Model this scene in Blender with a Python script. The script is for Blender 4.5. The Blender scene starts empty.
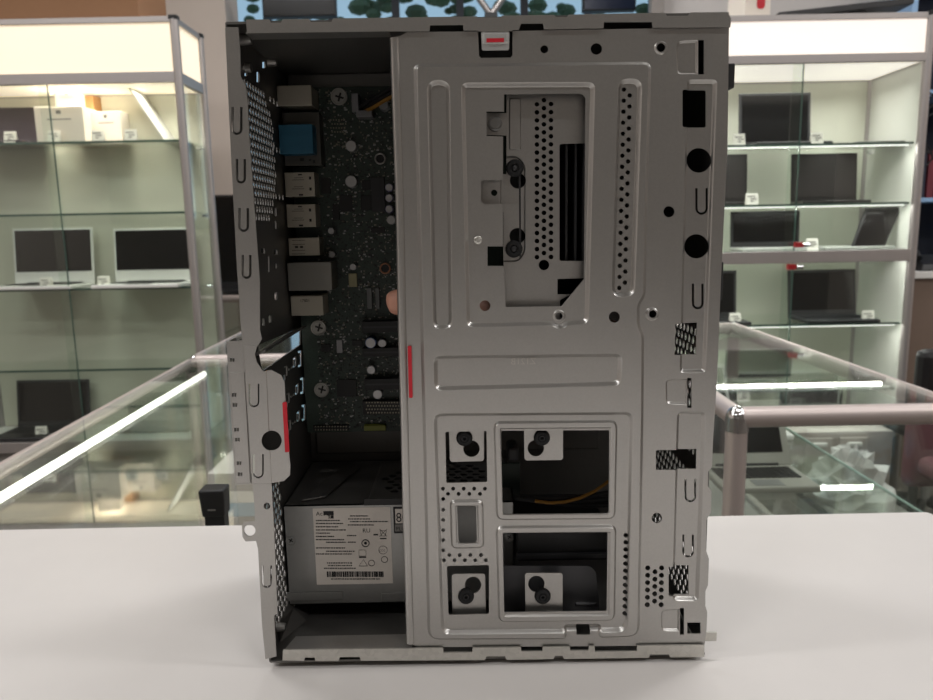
import bpy, bmesh, math, random
import numpy as np
from mathutils import Vector, Matrix
from mathutils.geometry import delaunay_2d_cdt
random.seed(7)
S = bpy.context.scene
COL = S.collection

# ---------------------------------------------------------------- camera
FPX, PITCH, ROLL = 728.0, math.radians(9.4), math.radians(1.1)
CAM = np.array([0.0, -0.398, 0.2526])
_F = np.array([0, math.cos(PITCH), -math.sin(PITCH)])
_U0 = np.array([0, math.sin(PITCH), math.cos(PITCH)])
_X0 = np.array([1.0, 0, 0])
_R = math.cos(ROLL) * _X0 - math.sin(ROLL) * _U0
_U = math.sin(ROLL) * _X0 + math.cos(ROLL) * _U0
cd = bpy.data.cameras.new('camera')
cam = bpy.data.objects.new('camera', cd)
COL.objects.link(cam)
m = Matrix.Identity(4)
for i in range(3):
    m[i][0], m[i][1], m[i][2], m[i][3] = _R[i], _U[i], -_F[i], CAM[i]
cam.matrix_world = m
cd.sensor_width = 36
cd.lens = FPX / 933 * 36
cd.clip_start = 0.02
cd.dof.use_dof = True
cd.dof.focus_distance = 0.42
cd.dof.aperture_fstop = 18
S.camera = cam

S.view_settings.view_transform = 'Standard'
S.view_settings.look = 'None'
S.view_settings.gamma = 1
S.view_settings.exposure = -0.08
S.view_settings.use_curve_mapping = False
S.cycles.transparent_max_bounces = 48

w = bpy.data.worlds.new('world')
S.world = w
w.use_nodes = True
w.node_tree.nodes['Background'].inputs[0].default_value = (0.50, 0.74, 1.0, 1)
w.node_tree.nodes['Background'].inputs[1].default_value = 0.75


def area(name, loc, size, power, color=(1, 1, 1), rot=(0, 0, 0), spread=math.pi):
    l = bpy.data.lights.new(name, 'AREA')
    l.shape = 'RECTANGLE'
    l.size, l.size_y = size
    l.energy = power
    l.color = color
    l.spread = spread
    o = bpy.data.objects.new(name, l)
    COL.objects.link(o)
    o.location = loc
    o.rotation_euler = rot
    return o


FLOOR, CEIL = -0.95, 2.7
WARM = (1.0, 0.992, 0.982)
for nm, lx, ly, pw in (('ceiling_lamp_light', -1.5, 1.0, 28), ('ceiling_lamp_light', 0.9, 0.75, 28),
                       ('ceiling_lamp_light', 0.0, 2.9, 34), ('ceiling_lamp_light', 3.4, 2.3, 34),
                       ('ceiling_lamp_light', -1.6, -1.7, 24), ('ceiling_lamp_light', 1.4, -1.7, 24),
                       ('ceiling_lamp_light', -3.2, -0.4, 44), ('ceiling_lamp_light', 3.2, -0.4, 44)):  # unseen pair, added so bright side walls lift the bracket's dark ramps
    area(nm, (lx, ly, CEIL - 0.045), (1.15, 0.28), pw, WARM)


# ---------------------------------------------------------------- helpers
def ray(px, py):
    return _F + _R * ((px - 466.5) / FPX) + _U * ((350 - py) / FPX)


def P(px, py, Y=0.0):
    d = ray(px, py)
    return CAM + d * ((Y - CAM[1]) / d[1])


def PX(px, py, X):
    d = ray(px, py)
    return CAM + d * (X / d[0])


def PZ(px, py, Z):
    d = ray(px, py)
    return CAM + d * ((Z - CAM[2]) / d[2])


def lin(c):
    return tuple(((v / 255) / 12.92 if v / 255 <= 0.04045 else ((v / 255 + 0.055) / 1.055) ** 2.4) for v in c) + (1.0,)


MATS = {}


def mat(name, rgb, rough=0.5, metal=0.0, bump=0.0, scale=40.0, var=0.0, emit=None, estr=0.0, spec=0.5, coat=0.0, rvar=0.0,
        tex='noise'):
    if name in MATS:
        return MATS[name]
    M = bpy.data.materials.new(name)
    M.use_nodes = True
    nt = M.node_tree
    b = nt.nodes['Principled BSDF']
    c = lin(rgb)
    b.inputs['Base Color'].default_value = c
    b.inputs['Roughness'].default_value = rough
    b.inputs['Metallic'].default_value = metal
    b.inputs['Specular IOR Level'].default_value = spec
    b.inputs['Coat Weight'].default_value = coat
    if emit is not None:
        b.inputs['Emission Color'].default_value = lin(emit)
        b.inputs['Emission Strength'].default_value = estr
    tc = nt.nodes.new('ShaderNodeTexCoord')
    if tex == 'voronoi':
        n = nt.nodes.new('ShaderNodeTexVoronoi')
        n.inputs['Scale'].default_value = scale
        out = n.outputs['Color']
    else:
        n = nt.nodes.new('ShaderNodeTexNoise')
        n.inputs['Scale'].default_value = scale
        n.inputs['Detail'].default_value = 4
        out = n.outputs['Fac']
    nt.links.new(tc.outputs['Object'], n.inputs['Vector'])
    if var > 0:
        r = nt.nodes.new('ShaderNodeMapRange')
        r.inputs['To Min'].default_value = 1 - var
        r.inputs['To Max'].default_value = 1 + var
        nt.links.new(out, r.inputs['Value'])
        mx = nt.nodes.new('ShaderNodeVectorMath')
        mx.operation = 'SCALE'
        mx.inputs[0].default_value = c[:3]
        nt.links.new(r.outputs[0], mx.inputs['Scale'])
        nt.links.new(mx.outputs[0], b.inputs['Base Color'])
    if rvar > 0:
        r = nt.nodes.new('ShaderNodeMapRange')
        r.inputs['To Min'].default_value = rough - rvar
        r.inputs['To Max'].default_value = rough + rvar
        nt.links.new(out, r.inputs['Value'])
        nt.links.new(r.outputs[0], b.inputs['Roughness'])
    if bump > 0:
        bp = nt.nodes.new('ShaderNodeBump')
        bp.inputs['Strength'].default_value = bump
        bp.inputs['Distance'].default_value = 0.001
        nt.links.new(out, bp.inputs['Height'])
        nt.links.new(bp.outputs[0], b.inputs['Normal'])
    MATS[name] = M
    return M


def glass_mat(name, tint, gl=1.0, ior=1.5, rough=0.02):
    M = bpy.data.materials.new(name)
    M.use_nodes = True
    nt = M.node_tree
    nt.nodes.clear()
    o = nt.nodes.new('ShaderNodeOutputMaterial')
    t = nt.nodes.new('ShaderNodeBsdfTransparent')
    t.inputs[0].default_value = lin(tint)
    g = nt.nodes.new('ShaderNodeBsdfGlossy')
    g.inputs['Roughness'].default_value = rough
    g.inputs[0].default_value = (gl, gl, gl, 1)
    f = nt.nodes.new('ShaderNodeFresnel')
    # same reflectance on both faces of a thin pane
    ge = nt.nodes.new('ShaderNodeNewGeometry')
    mr = nt.nodes.new('ShaderNodeMapRange')
    mr.inputs['To Min'].default_value = ior
    mr.inputs['To Max'].default_value = 1 / ior
    nt.links.new(ge.outputs['Backfacing'], mr.inputs['Value'])
    nt.links.new(mr.outputs[0], f.inputs[0])
    mx = nt.nodes.new('ShaderNodeMixShader')
    nt.links.new(f.outputs[0], mx.inputs[0])
    nt.links.new(t.outputs[0], mx.inputs[1])
    nt.links.new(g.outputs[0], mx.inputs[2])
    nt.links.new(mx.outputs[0], o.inputs[0])
    MATS[name] = M
    return M


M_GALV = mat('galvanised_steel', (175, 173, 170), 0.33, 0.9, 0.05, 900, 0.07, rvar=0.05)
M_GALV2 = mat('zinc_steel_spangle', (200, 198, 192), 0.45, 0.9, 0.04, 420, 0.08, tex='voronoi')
M_SHADED = mat('shaded_steel', (112, 110, 107), 0.5, 0.85, 0.03, 500, 0.06)  # same metal as outside, base colour darkened for the shade inside the case
M_PSU = mat('psu_steel', (150, 150, 148), 0.4, 0.9, 0.05, 300, 0.06)
M_BLACK = mat('black_plastic', (13, 13, 14), 0.5)
M_DARK = mat('dark_plastic', (38, 38, 40), 0.5)
M_RUBBER = mat('black_rubber', (14, 14, 15), 0.8)
M_RED = mat('red_paint', (190, 22, 40), 0.5)
M_LABEL = mat('label_paper', (205, 198, 190), 0.6, var=0.02, scale=60)
M_INK = mat('black_ink', (22, 22, 24), 0.7)
M_PCB = mat('green_circuit_board', (40, 54, 46), 0.45, 0, 0.2, 900, 0.45)
M_TABLE = mat('white_laminate', (210, 206, 203), 0.38, 0, 0.02, 30, 0.025)
M_ALU = mat('aluminium_profile', (178, 172, 170), 0.42, 0.7, 0.0, 60, 0.03)
M_TUBE = mat('satin_tube', (196, 184, 180), 0.45, 0.55, 0.0, 60, 0.03)
M_CHROME = mat('chrome', (215, 215, 218), 0.12, 1.0)
M_CARD = mat('card_white', (235, 230, 222), 0.6)
M_SCREEN = mat('black_screen', (12, 12, 14), 0.16, spec=0.5)
M_SILVER = mat('silver_laptop', (196, 196, 192), 0.4, 0.3)
M_WHITE = mat('white_plastic', (225, 224, 220), 0.45)
M_GLASS = glass_mat('clear_glass', (249, 252, 250))
M_SIDE = glass_mat('side_glass', (249, 252, 250), 1.0, 1.25)
M_SHELF = glass_mat('shelf_glass', (250, 253, 251))
M_GEDGE = mat('glass_edge_green', (70, 92, 84), 0.25)


class MB:
    def __init__(s):
        s.v, s.f, s.mi = [], [], []
        s.M = None
        s.cur = 0

    def add(s, vs, fs):
        n = len(s.v)
        for p in vs:
            p = Vector(p)
            s.v.append(s.M @ p if s.M else p)
        for f in fs:
            s.f.append([i + n for i in f])
            s.mi.append(s.cur)
        return s

    def box(s, x0, x1, y0, y1, z0, z1):
        vs = [(x, y, z) for x in (x0, x1) for y in (y0, y1) for z in (z0, z1)]
        return s.add(vs, [(0, 1, 3, 2), (4, 6, 7, 5), (0, 4, 5, 1), (2, 3, 7, 6), (0, 2, 6, 4), (1, 5, 7, 3)])

    def hexa(s, q0, q1):
        """two quads (same winding) joined into a solid"""
        return s.add(list(q0) + list(q1), [(0, 1, 2, 3), (7, 6, 5, 4), (0, 4, 5, 1), (1, 5, 6, 2), (2, 6, 7, 3), (3, 7, 4, 0)])

    def prism(s, pts, d):
        """polygon pts (3D) extruded by vector d"""
        n = len(pts)
        d = Vector(d)
        a = [Vector(p) for p in pts]
        vs = a + [p + d for p in a]
        fs = [list(range(n)), list(range(2 * n - 1, n - 1, -1))]
        for i in range(n):
            j = (i + 1) % n
            fs.append([i, i + n, j + n, j])
        return s.add(vs, fs)

    def cyl(s, a, b, r0, r1=None, n=16, caps=True):
        r1 = r0 if r1 is None else r1
        a, b = Vector(a), Vector(b)
        d = (b - a).normalized()
        u = d.orthogonal().normalized()
        v = d.cross(u)
        vs = []
        for c, r in ((a, r0), (b, r1)):
            for k in range(n):
                t = 2 * math.pi * k / n
                vs.append(c + (u * math.cos(t) + v * math.sin(t)) * r)
        fs = [(k, (k + 1) % n, n + (k + 1) % n, n + k) for k in range(n)]
        if caps:
            fs += [list(range(n - 1, -1, -1)), list(range(n, 2 * n))]
        return s.add(vs, fs)

    def tube(s, pts, r, n=8, closed=False):
        pts = [Vector(p) for p in pts]
        m_ = len(pts)
        vs = []
        u = None
        for i, p in enumerate(pts):
            if closed:
                d = (pts[(i + 1) % m_] - pts[i - 1]).normalized()
            else:
                d = (pts[min(i + 1, m_ - 1)] - pts[max(i - 1, 0)]).normalized()
            if u is None:
                u = d.orthogonal().normalized()
            u = (u - d * u.dot(d)).normalized()
            v = d.cross(u)
            for k in range(n):
                t = 2 * math.pi * k / n
                vs.append(p + (u * math.cos(t) + v * math.sin(t)) * r)
        fs = []
        for i in range(m_ if closed else m_ - 1):
            j = (i + 1) % m_
            for k in range(n):
                l = (k + 1) % n
                fs.append((i * n + k, i * n + l, j * n + l, j * n + k))
        if not closed:
            fs += [list(range(n - 1, -1, -1)), list(range((m_ - 1) * n, m_ * n))]
        return s.add(vs, fs)

    def torus(s, c, axis, R_, r, n=20, k=8):
        axis = Vector(axis).normalized()
        u = axis.orthogonal().normalized()
        v = axis.cross(u)
        c = Vector(c)
        return s.tube([c + (u * math.cos(2 * math.pi * i / n) + v * math.sin(2 * math.pi * i / n)) * R_ for i in range(n)], r, k, True)

    def sphere(s, c, r, sc=(1, 1, 1), n=14, k=8):
        vs, fs = [], []
        c = Vector(c)
        for i in range(k + 1):
            th = math.pi * i / k
            for j in range(n):
                ph = 2 * math.pi * j / n
                vs.append(c + Vector((r * sc[0] * math.sin(th) * math.cos(ph), r * sc[1] * math.sin(th) * math.sin(ph), r * sc[2] * math.cos(th))))
        for i in range(k):
            for j in range(n):
                l = (j + 1) % n
                fs.append((i * n + j, (i + 1) * n + j, (i + 1) * n + l, i * n + l))
        return s.add(vs, fs)

    def build(s, name, m, parent=None, bevel=0.0, smooth=None, segs=2):
        return mk(name, s.v, s.f, m, parent, bevel, smooth, s.mi, segs)


ORD = ['first', 'second', 'third', 'fourth', 'fifth', 'sixth', 'seventh', 'eighth', 'ninth', 'tenth', 'eleventh', 'twelfth']
ORG = {}


def mk(name, verts, faces, m, parent=None, bevel=0.0, smooth=None, mi=None, segs=2):
    vs = np.array([tuple(v) for v in verts])
    lo, hi = vs.min(0), vs.max(0)
    org = np.array([(lo[0] + hi[0]) / 2, (lo[1] + hi[1]) / 2, lo[2]])
    me = bpy.data.meshes.new(name)
    me.from_pydata([tuple(v) for v in (vs - org)], [], [list(f) for f in faces])
    bm = bmesh.new()
    bm.from_mesh(me)
    bmesh.ops.remove_doubles(bm, verts=bm.verts, dist=1e-7)
    bmesh.ops.recalc_face_normals(bm, faces=bm.faces)
    bm.to_mesh(me)
    bm.free()
    if isinstance(m, (list, tuple)):
        for x in m:
            me.materials.append(x)
        if mi and len(mi) == len(me.polygons):
            for p, k in zip(me.polygons, mi):
                p.material_index = k
    else:
        me.materials.append(m)
    o = bpy.data.objects.new(name, me)
    COL.objects.link(o)
    if parent is not None:
        o.parent = parent
        o.location = org - ORG[parent.name]
    else:
        o.location = org
    ORG[o.name] = org
    if smooth:
        me.polygons.foreach_set('use_smooth', [True] * len(me.polygons))
        me.set_sharp_from_angle(angle=math.radians(smooth))
    if bevel > 0:
        b = o.modifiers.new('bevel', 'BEVEL')
        b.width = bevel
        b.segments = segs
        b.limit_method = 'ANGLE'
    return o


def thing(name, label, cat, loc, group=None):
    o = bpy.data.objects.new(name, None)
    o.empty_display_size = 0.02
    COL.objects.link(o)
    o.location = loc
    ORG[o.name] = np.array([float(v) for v in loc])
    o['label'] = label
    o['category'] = cat
    if group:
        o['group'] = group
    return o


def tag(o, label, cat, group=None):
    o['label'] = label
    o['category'] = cat
    if group:
        o['group'] = group
    return o


def struct(o):
    o['kind'] = 'structure'
    return o


def copy_tree(o, parent=None, loc=None, rotz=None):
    c = o.copy()
    COL.objects.link(c)
    if parent is not None:
        c.parent = parent
    if loc is not None:
        c.location = loc
    if rotz is not None:
        c.rotation_euler = (0, 0, rotz)
    for ch in list(o.children):
        copy_tree(ch, c)
    return c


def textmesh(txt, size, origin, xdir, updir, m, name, parent, depth=0.00015, align='LEFT', sx=1.0):
    cu = bpy.data.curves.new('t', 'FONT')
    cu.body = txt
    cu.size = size
    cu.align_x = align
    cu.resolution_u = 3
    t = bpy.data.objects.new('t', cu)
    COL.objects.link(t)
    dg = bpy.context.evaluated_depsgraph_get()
    me = bpy.data.meshes.new_from_object(t.evaluated_get(dg))
    xd, ud = Vector(xdir), Vector(updir)
    nd = xd.cross(ud)
    o0 = Vector(origin)
    vs = [o0 + xd * v.co.x * sx + ud * v.co.y + nd * depth for v in me.vertices]
    fs = [list(p.vertices) for p in me.polygons]
    bpy.data.objects.remove(t)
    bpy.data.curves.remove(cu)
    bpy.data.meshes.remove(me)
    if not vs:
        return None
    return mk(name, vs, fs, m, parent)


# --- sheet metal: flat outline + holes + stepped embossings, triangulated
def circ(cx, cy, r, n=16, ry=None):
    ry = r if ry is None else ry
    return [(cx + r * math.cos(2 * math.pi * k / n), cy + ry * math.sin(2 * math.pi * k / n)) for k in range(n)]


def rnd(pts, r, n=4):
    """round every corner of polygon by r"""
    out = []
    m_ = len(pts)
    rs = r if isinstance(r, (list, tuple)) else [r] * m_
    for i in range(m_):
        a, b, c = np.array(pts[i - 1], float), np.array(pts[i], float), np.array(pts[(i + 1) % m_], float)
        rr = rs[i]
        d1, d2 = a - b, c - b
        l1, l2 = np.linalg.norm(d1), np.linalg.norm(d2)
        if rr <= 0:
            out.append(tuple(b))
            continue
        rr = min(rr, l1 * 0.49, l2 * 0.49)
        p, q = b + d1 / l1 * rr, b + d2 / l2 * rr
        for k in range(n + 1):
            t = k / n
            out.append(tuple((1 - t) ** 2 * p + 2 * t * (1 - t) * b + t * t * q))
    return out


def rect(x0, y0, x1, y1, r=0):
    p = [(x0, y0), (x1, y0), (x1, y1), (x0, y1)]
    return rnd(p, r) if r else p


def ushape(x0, y0, x1, y1, w_):
    """a thin U-shaped slit (opening up) between given bounds"""
    cx, ro = (x0 + x1) / 2, (x1 - x0) / 2
    ri = ro - w_
    yc = y1 - ro
    out = [(x0, y0)]
    for k in range(9):
        t = math.pi - math.pi * k / 8
        out.append((cx + ro * math.cos(t), yc + ro * math.sin(t)))
    out += [(x1, y0), (x1 - w_, y0)]
    for k in range(9):
        t = math.pi * k / 8
        out.append((cx + ri * math.cos(t), yc + ri * math.sin(t)))
    out.append((x0 + w_, y0))
    return out


def offset_poly(p, d):
    p = np.array(p, float)
    n = len(p)
    area_ = 0.5 * sum(p[i][0] * p[(i + 1) % n][1] - p[(i + 1) % n][0] * p[i][1] for i in range(n))
    sgn = 1 if area_ > 0 else -1
    out = []
    for i in range(n):
        e1 = p[i] - p[i - 1]
        e2 = p[(i + 1) % n] - p[i]
        e1 /= np.linalg.norm(e1) + 1e-12
        e2 /= np.linalg.norm(e2) + 1e-12
        n1 = np.array([-e1[1], e1[0]]) * sgn
        n2 = np.array([-e2[1], e2[0]]) * sgn
        b = n1 + n2
        bl = np.linalg.norm(b)
        b = b / bl if bl > 1e-6 else n1
        c = max(0.5, b.dot(n1))
        out.append(p[i] + b * d / c)
    return [tuple(q) for q in out]


def inside(pts, poly):
    x, y = pts[:, 0], pts[:, 1]
    r = np.zeros(len(pts), bool)
    p = np.array(poly)
    q = np.roll(p, -1, 0)
    for (x0, y0), (x1, y1) in zip(p, q):
        if y0 == y1:
            continue
        c = ((y0 > y) != (y1 > y)) & (x < (x1 - x0) * (y - y0) / (y1 - y0) + x0)
        r ^= c
    return r


def sdist(pts, poly):
    p = np.array(poly)
    q = np.roll(p, -1, 0)
    d = np.full(len(pts), 1e9)
    for a, b in zip(p, q):
        e = b - a
        L = e.dot(e) + 1e-18
        t = np.clip(((pts - a) @ e) / L, 0, 1)
        dd = np.linalg.norm(pts - (a + t[:, None] * e), axis=1)
        d = np.minimum(d, dd)
    return np.where(inside(pts, poly), d, -d)


def sheet(name, m, outer, holes=(), levels=(), tf=None, t=0.0008, parent=None, to3=None, smooth=35):
    """outer/holes/levels polygons in 2D; tf maps them to metric 2D; to3(u,v,h) -> world. levels: (poly,height,ramp)"""
    tf = tf or (lambda p: p)
    O = [tf(p) for p in outer]
    H = [[tf(p) for p in h] for h in holes]
    L = [([tf(p) for p in l[0]], l[1], l[2]) for l in levels]
    verts, edges = [], []

    def loop(p):
        n = len(verts)
        verts.extend([Vector((float(a), float(b))) for a, b in p])
        edges.extend([(n + i, n + (i + 1) % len(p)) for i in range(len(p))])
    loop(O)
    for h in H:
        loop(h)
    for poly, hh, wr in L:
        for fr in (-0.35, 0, 0.33, 0.67, 1.0, 1.35):
            loop(offset_poly(poly, fr * wr))
    vo, eo, fo, _, _, _ = delaunay_2d_cdt(verts, edges, [], 0, 1e-7, False)
    V = np.array([(v.x, v.y) for v in vo])
    T = np.array([list(f) for f in fo if len(f) == 3])
    cen = V[T].mean(1)
    ok = inside(cen, O)
    for h in H:
        ha = np.array(h)
        lo, hi = ha.min(0), ha.max(0)
        sel = ok & (cen[:, 0] > lo[0]) & (cen[:, 0] < hi[0]) & (cen[:, 1] > lo[1]) & (cen[:, 1] < hi[1])
        idx = np.where(sel)[0]
        if len(idx):
            ok[idx[inside(cen[idx], h)]] = False
    T = T[ok]
    hgt = np.zeros(len(V))
    for poly, hh, wr in L:
        s = np.clip(sdist(V, poly) / wr, 0, 1)
        s = s * s * (3 - 2 * s)
        hgt += hh * s
    n = len(V)
    vs = [to3(V[i][0], V[i][1], hgt[i]) for i in range(n)] + [to3(V[i][0], V[i][1], hgt[i] - t) for i in range(n)]
    fs = [tuple(f) for f in T] + [(f[2] + n, f[1] + n, f[0] + n) for f in T]
    cnt = {}
    for f in T:
        for a, b in ((f[0], f[1]), (f[1], f[2]), (f[2], f[0])):
            cnt[(a, b)] = 1
    for (a, b) in list(cnt):
        if (b, a) not in cnt:
            fs.append((b, a, a + n, b + n))
    used = sorted({i for f in fs for i in f})
    mp = {o: k for k, o in enumerate(used)}
    return mk(name, [vs[i] for i in used], [[mp[i] for i in f] for f in fs], m, parent, 0, smooth)


def ysheet(name, m, outer, holes=(), levels=(), Y=0.0, t=0.0008, parent=None):
    """sheet in a plane Y = const; outlines traced in photo pixels, heights towards the viewer"""
    def tf(p):
        q = P(p[0], p[1], Y)
        return (q[0], q[2])
    return sheet(name, m, outer, holes, [(l[0], l[1], l[2]) for l in levels], tf, t, parent, lambda u, v, h: (u, Y - h, v))


def ybox(px0, py0, px1, py1, Y0, Y1, mb=None):
    """box whose near face (plane Y0) covers the given pixel rectangle"""
    a, b = P(px0, py1, Y0), P(px1, py0, Y0)
    mb = mb or MB()
    mb.box(a[0], b[0], Y0, Y1, a[2], b[2])
    return mb


# ================================================================ ROOM
M_WALL = mat('painted_wall', (205, 193, 184), 0.8, 0, 0.05, 20, 0.02)
M_CEIL = mat('ceiling_paint', (200, 196, 190), 0.85)
M_FLOOR = mat('floor_vinyl', (96, 90, 84), 0.5, 0, 0.05, 12, 0.1)
struct(MB().box(-4.2, 4.4, -3.2, 6.1, FLOOR - 0.08, FLOOR).build('floor', M_FLOOR))
struct(MB().box(-4.2, 4.4, -3.2, 6.1, CEIL, CEIL + 0.08).build('ceiling', M_CEIL))
struct(MB().box(-4.3, -4.2, -3.2, 6.1, FLOOR, CEIL).build('wall_left', M_WALL))
struct(MB().box(4.4, 4.5, -3.2, 6.1, FLOOR, CEIL).build('wall_right', M_WALL))
struct(MB().box(-4.2, 4.4, -3.3, -3.2, FLOOR, CEIL).build('wall_front', mat('front_wall', (120, 114, 108), 0.8)))
# wall behind the left display cabinet ends in a pillar edge
xe = P(226, 20, 4.1)[0]
struct(MB().box(-4.2, xe, 4.1, 4.35, FLOOR, CEIL).build('wall_back', M_WALL))
xr = P(662, 5, 3.5)[0]
struct(MB().box(xr, P(904, 20, 3.5)[0], 3.5, 3.7, FLOOR, CEIL).build('wall_rear', mat('grey_wall', (186, 182, 180), 0.8)))
# far window wall: frame round a long opening
z0w, z1w = 0.35, 2.5
wb = MB()
wb.box(-4.2, 4.4, 5.9, 6.0, FLOOR, z0w)
wb.box(-4.2, 4.4, 5.9, 6.0, z1w, CEIL)
wb.box(-4.2, -2.6, 5.9, 6.0, z0w, z1w)
wb.box(4.2, 4.4, 5.9, 6.0, z0w, z1w)
struct(wb.build('wall_far', M_WALL))
wf = MB()
for k in range(14):
    x = -2.6 + k * 0.52
    wf.box(x - 0.03, x + 0.03, 5.84, 5.9, z0w, z1w)
wf.box(-2.6, 4.2, 5.84, 5.9, z0w - 0.05, z0w + 0.03)
wf.box(-2.6, 4.2, 5.84, 5.9, 1.66, 1.70)
win = struct(wf.build('window_1', mat('window_frame_grey', (70, 74, 84), 0.5)))
struct(MB().box(-2.6, 4.2, 5.93, 5.94, z0w, z1w).build('window_2', M_GLASS))
# shrubs seen beyond the window, top band of leaves
hm = MB()
for k in range(420):
    x = random.uniform(-4.5, 6)
    z = random.uniform(1.7, 2.66)
    r = random.uniform(0.04, 0.12)
    hm.sphere((x, 7.4 + random.uniform(-.2, .2), z), r, (1, .6, .7), 6, 4)
hg = hm.build('hedge', mat('hedge_leaf', (70, 92, 62), 0.7, 0, 0.2, 30, 0.4))
hg['kind'] = 'stuff'
tag(hg, 'dark green shrubs seen outside through the far window', 'hedge')

# ceiling lamps (fittings holding the light panels; last two added to brighten the side walls)
M_LAMP = mat('lamp_panel', (240, 240, 235), 0.5, emit=(255, 244, 230), estr=1.2)
lampspots = [(-1.5, 1.0), (0.9, 0.75), (0.0, 2.9), (3.4, 2.3), (-1.6, -1.7), (1.4, -1.7), (-3.2, -0.4), (3.2, -0.4)]
lp0 = None
for i, (lx, ly) in enumerate(lampspots):
    if lp0 is None:
        lp0 = thing('ceiling_lamp', 'long recessed ceiling light panel above the left glass counters', 'ceiling lamp', (lx, ly, CEIL - 0.035), 'ceiling lamps')
        MB().box(lx - .62, lx + .62, ly - .18, ly + .18, CEIL - 0.02, CEIL).build('lamp_housing', M_WHITE, lp0)
        MB().box(lx - .58, lx + .58, ly - .14, ly + .14, CEIL - 0.035, CEIL - 0.02).build('diffuser', M_LAMP, lp0)
    else:
        copy_tree(lp0, None, (lx, ly, CEIL - 0.035))['label'] = 'long recessed ceiling light panel ' + ('', 'above the right end of the white table', 'between the two tall display cabinets', 'above the brown desk',
                                                                                                     'behind the viewer on the left', 'behind the viewer on the right', 'added beside the left wall to brighten it', 'added beside the right wall to brighten it')[i]

# ================================================================ TABLE
TZ = -0.004
tb = thing('table', 'wide white laminate table carrying the open computer case', 'table', (-0.4, -0.3, FLOOR))
ptl, ptr = PZ(0, 530, TZ), PZ(928, 511, TZ)
tx1 = ptr[0]
ye = (ptl[1] + ptr[1]) / 2
pts = rnd([(-1.35, -1.0), (tx1, -1.0), (tx1, ye), (-1.35, ye)], 0.006)
MB().prism([(x, y, TZ - 0.028) for x, y in pts], (0, 0, 0.028)).build('tabletop', M_TABLE, tb, 0.0012)
for x in (-1.29, tx1 - 0.06):
    for y in (-0.95, ye - 0.06):
        MB().box(x - .02, x + .02, y - .02, y + .02, FLOOR, TZ - 0.028).build('leg', M_ALU, tb, 0.002)


# ================================================================ GLASS COUNTERS
M_BASEP = mat('counter_plinth', (150, 146, 142), 0.6)
M_CREAM = mat('cream_board', (206, 192, 170), 0.6)
M_LED = mat('led_tube', (255, 255, 255), 0.4, emit=(255, 250, 240), estr=4.0)


def counter(label, corners, ztop=-0.06, tube=0.017, shelf=True, m=M_TUBE, led=None, group='glass showcase counters', deck=M_CREAM, caps=True):
    """corners: near-left, near-right, far-right, far-left (x,y)"""
    cx = sum(c[0] for c in corners) / 4
    cy = sum(c[1] for c in corners) / 4
    t = thing('glass_counter', label, 'display counter', (cx, cy, FLOOR), group)
    cs = [Vector((c[0], c[1], 0)) for c in corners]
    zt = ztop - tube
    zb = FLOOR + 0.36
    for i in range(4):
        a, b = cs[i], cs[(i + 1) % 4]
        for z in (zt, zb):
            mb = MB()
            mb.cyl((a.x, a.y, z), (b.x, b.y, z), tube, n=16)
            mb.build('rail', m, t, 0, 40)
        MB().cyl((a.x, a.y, FLOOR), (a.x, a.y, zt - 0.022), tube, n=16).build('post', m, t, 0, 40)
        MB().sphere((a.x, a.y, zt), tube * 1.07, (1, 1, 1.0)).cyl((a.x, a.y, zt - .024), (a.x, a.y, zt), tube * 1.07).build('corner_cap', M_CHROME, t, 0, 40)
        # side pane
        d = (b - a).normalized()
        nrm = Vector((-d.y, d.x, 0))
        q = [a - nrm * .003, b - nrm * .003, b + nrm * .003, a + nrm * .003]
        MB().prism([(p.x, p.y, zb) for p in q], (0, 0, zt - zb)).build('side_pane', M_GLASS, t)
    MB().prism([(p.x, p.y, ztop - 0.005) for p in cs], (0, 0, 0.004)).build('top_pane', M_GLASS, t)
    MB().prism([(p.x, p.y, zb - 0.012) for p in cs], (0, 0, 0.02)).build('deck', deck, t)
    MB().prism([(p.x * .98 + cx * .02, p.y * .98 + cy * .02, FLOOR) for p in cs], (0, 0, zb - .013 - FLOOR)).build('plinth', M_BASEP, t)
    if shelf:
        zs = zt - 0.22
        f = .14
        q = [p for p in cs]
        if shelf == 'right':
            q = [cs[0].lerp(cs[1], .22), cs[1], cs[2], cs[3].lerp(cs[2], .22)]
        MB().prism([(p.x, p.y, zs) for p in q], (0, 0, 0.006)).build('glass_shelf', M_SHELF, t)
        a, b = (q[1], q[2]) if shelf == 'right' else (q[0], q[3])
        MB().cyl((a.x, a.y, zs + .003), (b.x, b.y, zs + .003), .0028, n=8).build('shelf_edge', M_GEDGE if shelf != 'right' else mat('pale_glass_edge', (185, 205, 200), .2), t)
    if led:
        MB().cyl(led[0], led[1], 0.0065, n=12).build('led_tube', M_LED, t, 0, 40)
    return t


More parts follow.
